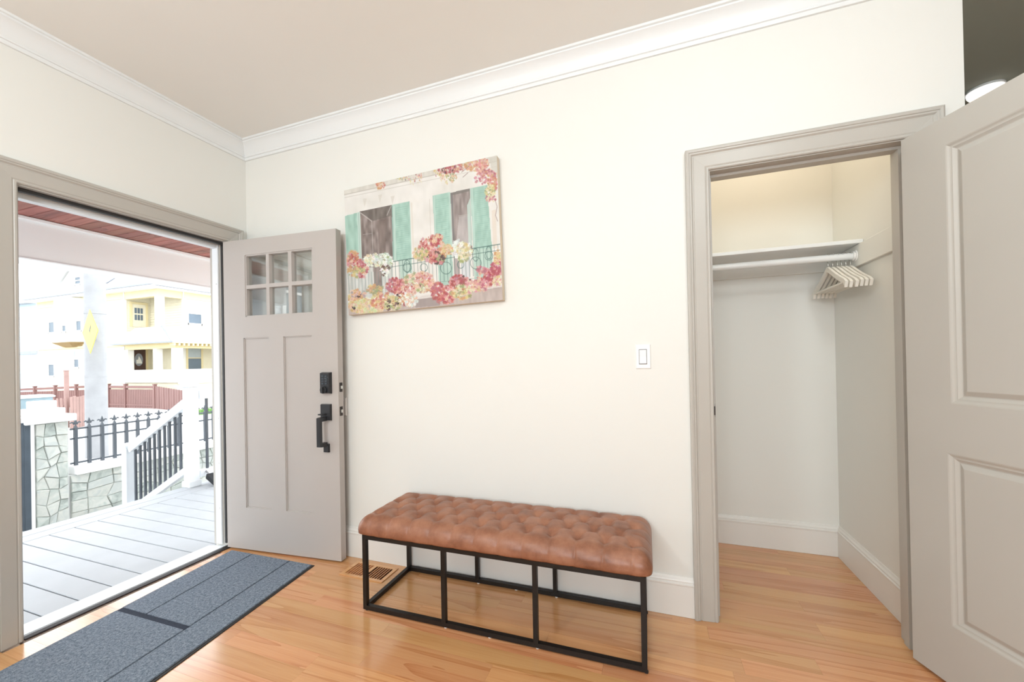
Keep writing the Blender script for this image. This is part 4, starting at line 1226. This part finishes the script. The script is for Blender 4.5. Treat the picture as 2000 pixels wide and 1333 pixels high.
# gate leaf left of the pillar
gl_ = thing('garden_gate', 'dark blue grey solid gate beside the stone pillar', 'gate', (SXW + 0.03, pl_ - 0.6, GZ))
gt = at(50, 826, 0, SXW).z
bm = new(); box(bm, SXW - 0.01, SXW + 0.03, pl_ - 1.2, pl_ - 0.002, GZ + 0.22, gt, 0.003)
obj('panel', bm, 'gate', gl_)
for yy in (pl_ - 1.2, pl_ - 0.052):
    bm = new(); box(bm, SXW - 0.035, SXW + 0.035, yy, yy + 0.05, GZ + 0.15, gt + 0.01, 0.003)
    obj('stile', bm, 'gate', gl_)

# ------------------------------------------------------------------ across the street
pb_ = at(190, 893, 2, GZ + 0.17)
up = thing('utility_pole', 'thick grey utility pole standing at the kerb', 'pole', pb_)
dpt = (pb_ - CAM).dot(CFW); pr0 = 15.5 / CF * dpt
bm = new(); tube(bm, [pb_, pb_ + Vector((0, 0, 3)), pb_ + Vector((-0.03, 0, 9))], [pr0 * 1.04, pr0, pr0 * .8], 20)
obj('shaft', bm, 'pole', up, True, 50)
for py in (612, 735):
    z = (CAM + ray(188, py) * dpt).z
    bm = new(); tube(bm, [pb_ + Vector((0, 0, z - pb_.z - .02)), pb_ + Vector((0, 0, z - pb_.z + .02))], pr0 * 1.03, 20)
    obj('band', bm, 'pole', up, True, 50)
# yellow diamond sign on the pole, its face turned up the street
sc_ = CAM + ray(176, 648) * (dpt - pr0 - 0.42)
sn = thing('warning_sign', 'yellow diamond street sign fixed to the utility pole', 'sign', sc_)
n_v = (CAM - sc_); n_v.z = 0; n_v.normalize()
n_v = Matrix.Rotation(math.radians(-76), 3, 'Z') @ n_v
t_v = Vector((-n_v.y, n_v.x, 0))
hr = 43 / CF * (dpt - pr0 - 0.42)
dia = [(-hr, 0), (0, -hr), (hr, 0), (0, hr)]
bm = new(); prism(bm, dia, lambda a, b_, d: sc_ + t_v * a + Vector((0, 0, b_)) + n_v * d, -0.004, 0.004)
obj('sign_panel', bm, 'sign', sn)
bm = new()
prism(bm, [(-.05 * hr / .5, .02), (.03, .14), (.07, .10), (.0, -.04)], lambda a, b_, d: sc_ + t_v * a + Vector((0, 0, b_)) + n_v * d, 0.0042, 0.0055)
obj('sign_symbol', bm, 'sign_dark', sn)
bm = new(); pax = Vector((pb_.x, pb_.y, 0))
for dz in (-.12, .12):
    bar(bm, sc_ + Vector((0, 0, dz)) - n_v * .02, Vector((*pax.xy, sc_.z + dz)) + ((sc_ - pax).to_2d().normalized() * (pr0 - .02)).to_3d(), .04, .04)
obj('bracket', bm, 'pole', sn)

# picket fence and board panel on the far kerb
def on_ground(px, py, z=-1.25): return at(px, py, 2, z)
pfa, pfb = on_ground(42, 851), on_ground(133, 838)
pk = thing('picket_fence', 'low faded red brown picket fence across the street', 'fence', (pfa + pfb) / 2)
n_ = 11
d_ = (pfb - pfa); fwd = d_.normalized()
for k in range(n_):
    a = pfa + d_ * (k / n_); b_ = a + d_ * (0.62 / n_)
    m_ = (a + b_) / 2
    zt = at(60 + k * 7, 783 - k * 0.6, 0, m_.x).z
    nn = Vector((-fwd.y, fwd.x, 0)) * 0.012
    bm = new()
    loft(bm, [[a + nn + Vector((0, 0, .05)), b_ + nn + Vector((0, 0, .05)), b_ - nn + Vector((0, 0, .05)), a - nn + Vector((0, 0, .05))],
              [Vector((*(a + nn).xy, zt - .06)), Vector((*(b_ + nn).xy, zt - .06)), Vector((*(b_ - nn).xy, zt - .06)), Vector((*(a - nn).xy, zt - .06))],
              [Vector((*((a + m_) / 2 + nn).xy, zt)), Vector((*((b_ + m_) / 2 + nn).xy, zt)), Vector((*((b_ + m_) / 2 - nn).xy, zt)), Vector((*((a + m_) / 2 - nn).xy, zt))]])
    obj('picket', bm, 'pink_fence', pk)
for h in (0.35, 0.95):
    bm = new(); nb = Vector((fwd.y, -fwd.x, 0)) * -0.03
    bar(bm, pfa + nb + Vector((0, 0, h)), pfb + nb + Vector((0, 0, h)), 0.03, 0.07)
    obj('rail', bm, 'pink_fence', pk)
bfa, bfb = on_ground(137, 838), on_ground(173, 832)
bf = thing('board_fence', 'faded red brown close board fence panel beside the pole', 'fence', (bfa + bfb) / 2)
ztb = at(155, 774, 0, ((bfa + bfb) / 2).x).z
for k in range(6):
    a = bfa.lerp(bfb, k / 6 + .006); b_ = bfa.lerp(bfb, (k + 1) / 6 - .006)
    bm = new(); nn = Vector((0.012, 0, 0)) * (1 + .5 * (k % 2))
    zz = ztb + random.uniform(-.03, .03)
    hexa(bm, [a + nn, b_ + nn, b_ - nn, a - nn] + [Vector((*p.xy, zz)) for p in (a + nn, b_ + nn, b_ - nn, a - nn)])
    obj('board', bm, 'pink_fence', bf)
spb = on_ground(131, 836)
sp = thing('fence_post', 'tall thin brown post rising above the picket fence', 'post', spb)
bm = new(); ztp = at(132, 725, 0, spb.x).z
box(bm, spb.x - .05, spb.x + .05, spb.y - .06, spb.y + .06, spb.z, ztp)
obj('shaft', bm, 'pink_fence', sp)
bm = new(); box(bm, spb.x - .06, spb.x + .06, spb.y - .07, spb.y + .07, ztp, ztp + .03)
obj('cap', bm, 'pink_fence', sp)

# brown panel fence in front of the yellow house
fpts = [(on_ground(30, 801, -1.3), 760, 30), (on_ground(172, 797, -1.3), 753.5, 172), (on_ground(303, 800, -1.3), 754.5, 303), (on_ground(362, 806, -1.3), 764, 362)]
bfn_ = thing('privacy_fence', 'brown panelled privacy fence before the yellow house', 'fence', fpts[2][0])
def top_z(p, px, py):
    dd = (p - CAM).dot(CFW)
    return (CAM + ray(px, py) * dd).z
zts = [top_z(p, px, py) for p, py, px in fpts]
posts = []
for i, cuts in ((0, (0, .27, .55, .84)), (1, (0.02, .33, .58, 1.0)), (2, (1.0,))):
    a, b_ = fpts[i][0], fpts[i + 1][0]
    for c in cuts: posts.append((a.lerp(b_, c), zts[i] + (zts[i + 1] - zts[i]) * c))
for p, zt in posts:
    bm = new(); box(bm, p.x - .07, p.x + .07, p.y - .07, p.y + .07, p.z, zt + .08)
    po_ = obj('post', bm, 'brown_fence', bfn_)
    bm = new(); box(bm, p.x - .09, p.x + .09, p.y - .09, p.y + .09, zt + .08, zt + .12)
    obj('cap', bm, 'brown_fence', po_)
for i in (0, 1):
    a, b_ = fpts[i][0], fpts[i + 1][0]; za, zb_ = zts[i], zts[i + 1]
    for h0, h1, th in ((0.0, 0.09, .09), (0.16, 0.98, .03), (0.04, 0.10, .075), (0.80, 0.86, .075)):
        bm = new()
        va, vb = Vector((*a.xy, za - (h0 + h1) / 2 * (za - a.z))), Vector((*b_.xy, zb_ - (h0 + h1) / 2 * (zb_ - b_.z)))
        if h1 == 0.98:
            nseg = 40
            for k in range(nseg):
                p, q_ = va.lerp(vb, k / nseg + .002), va.lerp(vb, (k + 1) / nseg - .002)
                bar(bm, p, q_, th, (h1 - h0) * (za - a.z))
            obj('boards', bm, 'brown_fence', bfn_)['kind'] = 'stuff'
        else:
            bar(bm, va, vb, th, (h1 - h0) * (za - a.z))
            obj('rail', bm, 'brown_fence', bfn_)
a, b_ = fpts[2][0], fpts[3][0]
for k in range(12):
    p, q_ = a.lerp(b_, k / 12 + .008), a.lerp(b_, (k + 1) / 12 - .008)
    zt = zts[2] + (zts[3] - zts[2]) * (k + .5) / 12
    bm = new(); m_ = (p + q_) / 2
    mid = Vector((0, 0, (zt - a.z) / 2))
    bar(bm, p + mid, q_ + mid, .04 + .02 * (k % 2), zt - a.z)
    obj('board', bm, 'brown_fence', bfn_)

# wheelie bin at the far kerb, only its lid above the pillar
bn0 = CAM + ray(60, 776) * 11.0
bn = thing('rubbish_bin', 'blue grey rubbish bin with a pale lid beyond the stone pillar', 'bin', (bn0.x, bn0.y, GZ + .18))
hwb = 24 / CF * 11
bm = new()
loft(bm, [[(bn0.x - s, bn0.y - s, z), (bn0.x + s, bn0.y - s, z), (bn0.x + s, bn0.y + s, z), (bn0.x - s, bn0.y + s, z)] for s, z in ((hwb * .72, GZ + .18), (hwb * .9, bn0.z - .08), (hwb * .9, bn0.z - .02))])
obj('bin_body', bm, 'bin', bn)
bm = new(); zl = bn0.z
loft(bm, [[(bn0.x - s, bn0.y - s, z), (bn0.x + s, bn0.y - s, z), (bn0.x + s, bn0.y + s, z), (bn0.x - s, bn0.y + s, z)] for s, z in ((hwb, zl - .02), (hwb * 1.02, zl + .01), (hwb * .9, zl + .05))])
obj('bin_lid', bm, 'bin_lid', bn)

# lawn seen past the corner post
gp = on_ground(400, 800, -1.2)
bm = new()
r_ = random.Random(3)
for _ in range(900):
    x, y = gp.x + 1.6 + r_.uniform(-.5, .5), gp.y - .7 + r_.uniform(-.9, .9)
    a = r_.random() * PI; s = 0.02; h = r_.uniform(.12, .34)
    vs = [bm.verts.new((x - s * math.cos(a), y - s * math.sin(a), -1.25)), bm.verts.new((x + s * math.cos(a), y + s * math.sin(a), -1.25)), bm.verts.new((x + r_.uniform(-.06, .06), y + r_.uniform(-.06, .06), -1.25 + h))]
    bm.faces.new(vs)
tag(obj('grass', bm, 'grass'), 'small patch of green grass across the street', 'grass', kind='stuff')

# ------------------------------------------------------------------ yellow house
KH = 24.0
HC = CAM + ray(310, 700) * KH
HX, HY = HC.x, HC.y                          # the near corner: face A lies on y = HY, face B on x = HX
HGZ = -1.25
house = thing('house', 'large pale yellow two storey house with porches across the street', 'house', (HX - 6, HY + 4, HGZ))
XL = at(76, 700, 1, HY).x                    # far end of face A
XR = at(243, 640, 1, HY).x                   # where the upper porch recess begins
RYD = HY + 1.4                              # back wall of the recess
EZ = 6.05
def lap(bm, fn, a0, a1, z0, z1, step=0.16):
    """lapped clapboards: each course leans out at its foot"""
    n_ = max(1, int((z1 - z0) / step)); st = (z1 - z0) / n_
    for k in range(n_):
        z = z0 + k * st
        face(bm, [fn(a0, z, 0.03), fn(a1, z, 0.03), fn(a1, z + st, 0.004), fn(a0, z + st, 0.004)])
        face(bm, [fn(a0, z, 0.0), fn(a1, z, 0.0), fn(a1, z, 0.03), fn(a0, z, 0.03)])
fA = lambda a, z, d: (a, HY - d, z)
fB = lambda a, z, d: (HX + d, a, z)
fR = lambda a, z, d: (a, RYD - d, z)
bm = new()
lap(bm, fA, XL, XR, HGZ, EZ); lap(bm, fR, XR, HX, HGZ, EZ); lap(bm, fB, RYD, RYD + 12, HGZ, EZ)
lap(bm, lambda a, z, d: (XR + d, a, z), HY, RYD, HGZ, EZ); lap(bm, lambda a, z, d: (XL - d, a, z), HY, HY + 13, HGZ, EZ)
o = obj('siding', bm, 'siding', house)
for cx_, cy_ in ((XL, HY), (XR, HY), (HX, RYD)):
    bm = new(); box(bm, cx_ - .10, cx_ + .05, cy_ - .05, cy_ + .10, HGZ, EZ) if cx_ != XL else box(bm, cx_ - .05, cx_ + .10, cy_ - .05, cy_ + .10, HGZ, EZ)
    obj('corner_board', bm, 'house_white', house)
bm = new(); box(bm, XL + .01, XR - .01, HY + .01, HY + 13, HGZ, EZ); box(bm, XR - .02, HX - .01, RYD + .01, HY + 13, HGZ, EZ)
obj('wall_core', bm, 'siding', house)
def house_window(fn, rect, pl2, blind=True, bars=False, trim='house_white'):
    """rect in picture pixels (left, top, right, bottom) on one plane of the house"""
    (axis, val, comp) = pl2
    a0 = at(rect[0], rect[1], axis, val); a1 = at(rect[2], rect[3], axis, val)
    lo, hi = sorted((a0[comp], a1[comp])); z0, z1 = a1.z, a0.z
    bm = new(); t_ = 0.12
    for (u0, u1, v0, v1) in ((lo - t_, lo, z0 - t_, z1 + t_), (hi, hi + t_, z0 - t_, z1 + t_), (lo, hi, z1, z1 + t_ * 1.2), (lo - .06, hi + .06, z0 - t_, z0), (lo, hi, (z0 + z1) / 2 - .03, (z0 + z1) / 2 + .03)):
        prism(bm, [(u0, v0), (u1, v0), (u1, v1), (u0, v1)], fn, -0.02, 0.075)
    f_ = obj('window', bm, trim, house)
    zm = (z0 + z1) / 2
    bm = new(); prism(bm, [(lo, z0), (hi, z0), (hi, zm - .03), (lo, zm - .03)], fn, 0.0, 0.045)
    obj('pane', bm, 'glass_far', f_)
    bm = new(); prism(bm, [(lo, zm + .03), (hi, zm + .03), (hi, z1), (lo, z1)], fn, 0.0, 0.05)
    obj('pane', bm, 'blind' if blind else 'glass_far', f_)
    if bars:
        bm = new()
        for k in range(1, 4): prism(bm, [(lo + (hi - lo) * k / 4 - .02, zm), (lo + (hi - lo) * k / 4 + .02, zm), (lo + (hi - lo) * k / 4 + .02, z1), (lo + (hi - lo) * k / 4 - .02, z1)], fn, 0.04, 0.07)
        prism(bm, [(lo, (zm + z1) / 2 - .02), (hi, (zm + z1) / 2 - .02), (hi, (zm + z1) / 2 + .02), (lo, (zm + z1) / 2 + .02)], fn, 0.04, 0.07)
        obj('glazing_bars', bm, trim, f_)
PA_ = (1, HY, 0); PB_ = (0, HX, 1); PR_ = (1, RYD, 0)
house_window(fA, (97.5, 610, 108, 649), PA_); house_window(fA, (97, 690, 108, 734), PA_); house_window(fA, (147, 687, 156, 717), PA_)
# bay on the upper floor
bx0, bx1 = at(119, 660, 1, HY).x, at(167, 660, 1, HY).x
bz0, bz1 = at(142, 670, 1, HY).z, at(142, 592, 1, HY).z
bay = [(bx0, HY), (bx0 + .55, HY - .55), (bx1 - .55, HY - .55), (bx1, HY)]
bm = new(); loft(bm, [[(x, y, bz0) for x, y in bay], [(x, y, bz1 + .25) for x, y in bay]])
obj('bay', bm, 'siding', house)
bm = new(); loft(bm, [[(x + (.5 if i < 2 else -.5), y + (0.35 if i in (1, 2) else 0), bz0 - .32) for i, (x, y) in enumerate(bay)], [(x + (-.12 if i < 2 else .12), y - (0.1 if i in (1, 2) else 0), bz0) for i, (x, y) in enumerate(bay)]])
obj('bay_foot', bm, paint('ochre_bracket', (0.30, 0.20, 0.08), .7), house)
fbay = lambda a, z, d: (a, HY - .55 - d, z)
house_window(fbay, (124, 625, 131, 647), (1, HY - .55, 0)); house_window(fbay, (151, 609, 161, 645), (1, HY - .55, 0))
house_window(fB, (367, 593, 392, 633), PB_, True, True); house_window(fB, (366, 678, 392, 721), PB_, True, False, 'siding_trim')
# doors in the recess
fX = lambda a, z, d: (XR + d, a, z)
def far_door(nm, rect, mat_):
    """door in the recess wall that faces the street"""
    a0 = at(rect[0], rect[1], 0, XR); a1 = at(rect[2], rect[3], 0, XR)
    bm = new()
    for (u0, u1, v0, v1) in ((a0.y - .12, a0.y, a1.z, a0.z + .14), (a1.y, a1.y + .12, a1.z, a0.z + .14), (a0.y, a1.y, a0.z, a0.z + .14)):
        prism(bm, [(u0, v0), (u1, v0), (u1, v1), (u0, v1)], fX, 0, .08)
    obj('door_frame', bm, 'siding_trim', house)
    bm = new(); prism(bm, [(a0.y, a1.z), (a1.y, a1.z), (a1.y, a0.z), (a0.y, a0.z)], fX, 0, .05)
    return obj(nm, bm, mat_, house), a0, a1
d2, a0, a1 = far_door('balcony_door', (257, 594, 284, 640), 'siding')
for i in range(3):
    for k in range(2):
        w_, h_ = (a1.y - a0.y) * .17, (a0.z - a1.z) * .24
        y = a0.y + (a1.y - a0.y) * (.17 + .22 * i); z = a0.z - (a0.z - a1.z) * (.16 + .30 * k) - h_
        bm = new(); prism(bm, [(y, z), (y + w_, z), (y + w_, z + h_), (y, z + h_)], fX, .05, .06)
        obj('pane', bm, 'glass_far', d2)
d1, a0, a1 = far_door('porch_door', (256, 683, 284, 727), 'far_door')
ym_, zm, ry_, rz_ = (a0.y + a1.y) / 2, a1.z + (a0.z - a1.z) * .55, (a1.y - a0.y) * .3, (a0.z - a1.z) * .28
bm = new(); prism(bm, [(ym_ + ry_ * math.cos(t), zm + rz_ * math.sin(t)) for t in [k * PI / 10 for k in range(20)]], fX, .05, .06)
obj('oval_pane', bm, 'gutter', d1)
bm = new(); prism(bm, [(ym_ - .6 * ry_, zm - .6 * rz_), (ym_ + .8 * ry_, zm - .6 * rz_), (ym_ + .5 * ry_, zm), (ym_, zm + .55 * rz_), (ym_ - .2 * ry_, zm), (ym_ - .6 * ry_, zm)], fX, .06, .07)
obj('pane_blind', bm, 'house_white', d1)
# upper floor: balcony column, beam and eaves
bm = new(); box(bm, HX - .36, HX - .02, HY + .02, HY + .36, at(300, 645, 1, HY).z, EZ - .02)
obj('upper_column', bm, 'house_white', house)
bm = new(); box(bm, XR, HX, HY, HY + .3, EZ - .45, EZ); box(bm, HX - .3, HX, HY + .3, RYD, EZ - .45, EZ)
obj('upper_beam', bm, 'siding_trim', house)
bm = new(); zb_ = at(300, 645, 1, HY).z
box(bm, XR, HX, HY, RYD, zb_ - .3, zb_)
obj('balcony_floor', bm, 'house_white', house)
bm = new(); ov = .45
box(bm, XL - ov, HX + ov, HY - ov, HY + 13, EZ, EZ + .10); box(bm, XL - ov - .05, HX + ov + .05, HY - ov - .05, HY - ov + .06, EZ + .06, EZ + .22)
obj('eaves', bm, 'house_white', house)
bm = new(); box(bm, XL - .02, XR, HY - .06, HY - .0, EZ - .42, EZ); box(bm, HX - .0, HX + .06, RYD, RYD + 12, EZ - .42, EZ)
obj('frieze', bm, 'siding_trim', house)
bm = new(); ov2 = ov + .08
bar(bm, (XL - ov2, HY - ov2, EZ + .20), (HX + ov2, HY - ov2, EZ + .20), .10, .10); bar(bm, (HX + ov2, HY - ov2, EZ + .20), (HX + ov2, RYD + 12, EZ + .20), .10, .10)
obj('gutter', bm, 'gutter', house)
# hipped roof with a gabled dormer
bm = new(); rz = EZ + .12
xm, ym = (XL + HX) / 2, HY + 6.3
loft(bm, [[(XL - ov, HY - ov, rz), (HX + ov, HY - ov, rz), (HX + ov, HY + 13, rz), (XL - ov, HY + 13, rz)], [(xm - 2.4, ym - .2, rz + 5.0), (xm + 2.4, ym - .2, rz + 5.0), (xm + 2.4, ym + .2, rz + 5.0), (xm - 2.4, ym + .2, rz + 5.0)]])
obj('roof', bm, 'roof', house)
DYP = HY + 1.1
dx0, dx1 = at(112, 540, 1, DYP).x, at(243, 540, 1, DYP).x
dz0, dz1, dzr = rz + .8, at(178, 545, 1, DYP).z, at(178, 470, 1, DYP).z
bm = new(); dcx = (dx0 + dx1) / 2
prism(bm, [(dx0 + .5, dz0), (dx1 - .5, dz0), (dx1 - .5, dz1), (dcx, dzr - .2), (dx0 + .5, dz1)], lambda a, b_, d: (a, DYP + d, b_), 0, 5)
obj('dormer', bm, 'house_white', house)
bm = new()
for s in (-1, 1):
    e_ = dx0 if s < 0 else dx1
    hexa(bm, [(dcx, DYP - .4, dzr), (e_, DYP - .4, dz1 - .15), (e_, DYP + 4.5, dz1 - .15), (dcx, DYP + 4.5, dzr), (dcx, DYP - .4, dzr + .15), (e_, DYP - .4, dz1), (e_, DYP + 4.5, dz1), (dcx, DYP + 4.5, dzr + .15)])
obj('dormer_roof', bm, 'house_white', house)
bm = new(); y1 = DYP - .42
for pa_, pb2 in (((195, 519), (241, 529)), ((119, 519), (140, 521))):
    a, b_ = at(*pa_, 1, y1), at(*pb2, 1, y1); bar(bm, a, b_, .1, .2)
obj('gable_board', bm, 'siding_trim', house)
bm = new(); a = at(243, 518, 1, y1); b_ = at(243, 533, 1, y1); bar(bm, a, b_, .12, .12); a = at(243, 532, 1, y1); b_ = at(203, 556, 1, y1); bar(bm, a, b_, .06, .06)
obj('downpipe', bm, 'gutter', house)
fD = lambda a, z, d: (a, DYP - d, z)
house_window(fD, (149, 543, 159, 554), (1, DYP, 0), False)
# ground floor porch wrapping the corner
GX = HX + 1.9
GY = at(343, 700, 0, GX).y
GXL = at(244, 700, 1, GY).x
zt_ = at(343, 671, 0, GX).z; zbm = at(343, 680, 0, GX).z; zwl = at(343, 724, 0, GX).z; zbase = at(343, 748, 0, GX).z
bm = new()
box(bm, GXL, GX, GY, GY + .25, zbm, zt_); box(bm, GX - .25, GX, GY + .25, GY + 9, zbm, zt_); box(bm, GXL, GXL + .25, GY + .25, HY, zbm, zt_)
obj('porch_beam', bm, 'siding_trim', house)
bm = new(); lap(bm, lambda a, z, d: (a, GY - d, z), GXL, GX, zbase, zwl); lap(bm, lambda a, z, d: (GX + d, a, z), GY, GY + 9, zbase, zwl)
box(bm, GXL, GX, GY, GY + .15, zbase, zwl); box(bm, GX - .15, GX, GY + .15, GY + 9, zbase, zwl)
obj('porch_wall', bm, 'siding', house)
bm = new(); box(bm, GX - .10, GX + .05, GY - .05, GY + .10, zbase, zwl); box(bm, GXL - .02, GXL + .10, GY - .05, GY + .10, zbase, zwl)
obj('corner_board', bm, 'house_white', house)
bm = new(); box(bm, GXL - .05, GX + .05, GY - .05, GY + .2, zwl, zwl + .06); box(bm, GX - .2, GX + .05, GY + .2, GY + 9, zwl, zwl + .06)
obj('porch_wall_cap', bm, 'house_white', house)
bm = new(); box(bm, GXL, GX, GY + .1, GY + 9, zbase - .1, zbase); box(bm, GXL + .1, GX - .1, GY + .1, GY + 9, HGZ, zbase - .1)
obj('porch_base', bm, 'siding', house)
for px_ in (246, 302):
    x = at(px_, 700, 1, GY).x
    bm = new(); box(bm, x - .17, x + .17, GY + .01, GY + .33, zwl + .06, zbm)
    obj('porch_column', bm, 'house_white', house)
for yy in (GY + .01, GY + 3.2, GY + 6.4):
    bm = new(); box(bm, GX - .40, GX - .01, yy, yy + .40, zwl + .06, zbm)
    obj('porch_column', bm, 'house_white', house)
go = .4
bm = new(); rzz = zt_ + .04
box(bm, GXL - go, GX + go, GY - go, GY + 9.2, zt_, rzz)
obj('porch_soffit', bm, 'siding_trim', house)
bm = new()
k = 0
yy = GY - .3
while yy < GY + 8: box(bm, GX + .02, GX + go - .02, yy, yy + .10, zt_ - .14, zt_ - .001); yy += .25
obj('brackets', bm, 'siding_trim', house)
bm = new(); up_z = at(400, 640, 0, HX).z
loft(bm, [[(GXL - go, GY - go, rzz), (GX + go, GY - go, rzz), (GX + go, GY + 9.2, rzz), (GXL - go, GY + 9.2, rzz)], [(GXL + .3, HY + .2, up_z - .1), (HX - .05, HY + .2, up_z - .1), (HX - .05, GY + 8.5, up_z - .1), (GXL + .3, GY + 8.5, up_z - .1)]])
obj('porch_roof', bm, 'roof', house)
bm = new(); bar(bm, (GXL - go - .05, GY - go - .05, rzz + .03), (GX + go + .05, GY - go - .05, rzz + .03), .10, .09)
bar(bm, (GX + go, GY - go, rzz + .04), (HX - .05, HY + .2, up_z - .06), .07, .05)
obj('porch_gutter', bm, 'gutter', house)
bm = new(); bz_ = at(90, 682, 1, HY).z
box(bm, XL, XR, HY - .10, HY, bz_ - .08, bz_ + .06)
obj('belt_course', bm, 'siding_trim', house)

# pale blue house farther down
b0 = CAM + ray(75, 700) * 30
bh = thing('house', 'pale blue house at the far end beside the yellow one', 'house', (b0.x, b0.y, HGZ))
bzt = (CAM + ray(60, 592) * 30).z
bm = new(); lap(bm, lambda a, z, d: (a, b0.y - d, z), b0.x - 7, b0.x, HGZ, bzt); box(bm, b0.x - 7, b0.x, b0.y + .01, b0.y + 8, HGZ, bzt)
lap(bm, lambda a, z, d: (b0.x + d, a, z), b0.y, b0.y + 8, HGZ, bzt)
obj('siding', bm, 'blue_house', bh)
bm = new(); box(bm, b0.x - .10, b0.x + .05, b0.y - .05, b0.y + .10, HGZ, bzt)
obj('corner_board', bm, 'house_white', bh)
bm = new(); loft(bm, [[(b0.x - 7.4, b0.y - .4, bzt), (b0.x + .3, b0.y - .4, bzt), (b0.x + .3, b0.y + 8.4, bzt), (b0.x - 7.4, b0.y + 8.4, bzt)], [(b0.x - 4.5, b0.y + 3.5, bzt + 2.2), (b0.x - 3, b0.y + 3.5, bzt + 2.2), (b0.x - 3, b0.y + 4.5, bzt + 2.2), (b0.x - 4.5, b0.y + 4.5, bzt + 2.2)]])
obj('roof', bm, 'roof', bh)
bm = new(); zz = (CAM + ray(60, 689) * 30).z
box(bm, b0.x - 7, b0.x + .05, b0.y - .08, b0.y, zz - .12, zz + .12)
obj('belt_course', bm, 'gutter', bh)

# neighbour on the near side: seen only as a reflection in the door's panes
nh = thing('house', 'grey house with white windows, seen only reflected in the door panes', 'house', (-9, -8, HGZ))
nx0, ny1 = -13.0, -6.5
bm = new(); lap(bm, lambda a, z, d: (a, ny1 + d, z), nx0, -7.0, HGZ, 4.6); box(bm, nx0, -7.0, -14, ny1 - .01, HGZ, 4.6); lap(bm, lambda a, z, d: (-7.0 + d, a, z), -14, ny1, HGZ, 4.6)
obj('siding', bm, 'grey_house', nh)
bm = new(); loft(bm, [[(nx0 - .5, -14.5, 4.6), (-6.5, -14.5, 4.6), (-6.5, ny1 + .5, 4.6), (nx0 - .5, ny1 + .5, 4.6)], [(-10.2, -11, 7), (-9.8, -11, 7), (-9.8, -10, 7), (-10.2, -10, 7)]])
obj('roof', bm, 'roof', nh)
for (x, z) in ((-12.2, 0.6), (-10.4, 0.6), (-8.6, 0.6), (-12.2, 2.8), (-10.4, 2.8), (-8.6, 2.8)):
    bm = new(); fN = lambda a, z_, d: (a, ny1 + d, z_)
    for (u0, u1, v0, v1) in ((x - .15, x, z - .15, z + 1.65), (x + .9, x + 1.05, z - .15, z + 1.65), (x, x + .9, z + 1.5, z + 1.65), (x, x + .9, z - .15, z), (x, x + .9, z + .71, z + .79)):
        prism(bm, [(u0, v0), (u1, v0), (u1, v1), (u0, v1)], fN, 0, .08)
    f_ = obj('window', bm, 'house_white', nh)
    bm = new(); prism(bm, [(x, z), (x + .9, z), (x + .9, z + 1.5), (x, z + 1.5)], fN, 0, .04)
    obj('pane', bm, 'glass_far', f_)
for (y, z) in ((-7.8, 0.6), (-9.8, 0.6), (-7.8, 2.8), (-9.8, 2.8)):
    bm = new(); fN = lambda a, z_, d: (-7.0 + d, a, z_)
    for (u0, u1, v0, v1) in ((y - .15, y, z - .15, z + 1.65), (y + .9, y + 1.05, z - .15, z + 1.65), (y, y + .9, z + 1.5, z + 1.65), (y, y + .9, z - .15, z), (y, y + .9, z + .71, z + .79)):
        prism(bm, [(u0, v0), (u1, v0), (u1, v1), (u0, v1)], fN, 0, .08)
    f_ = obj('window', bm, 'house_white', nh)
    bm = new(); prism(bm, [(y, z), (y + .9, z), (y + .9, z + 1.5), (y, z + 1.5)], fN, 0, .04)
    obj('pane', bm, 'glass_far', f_)
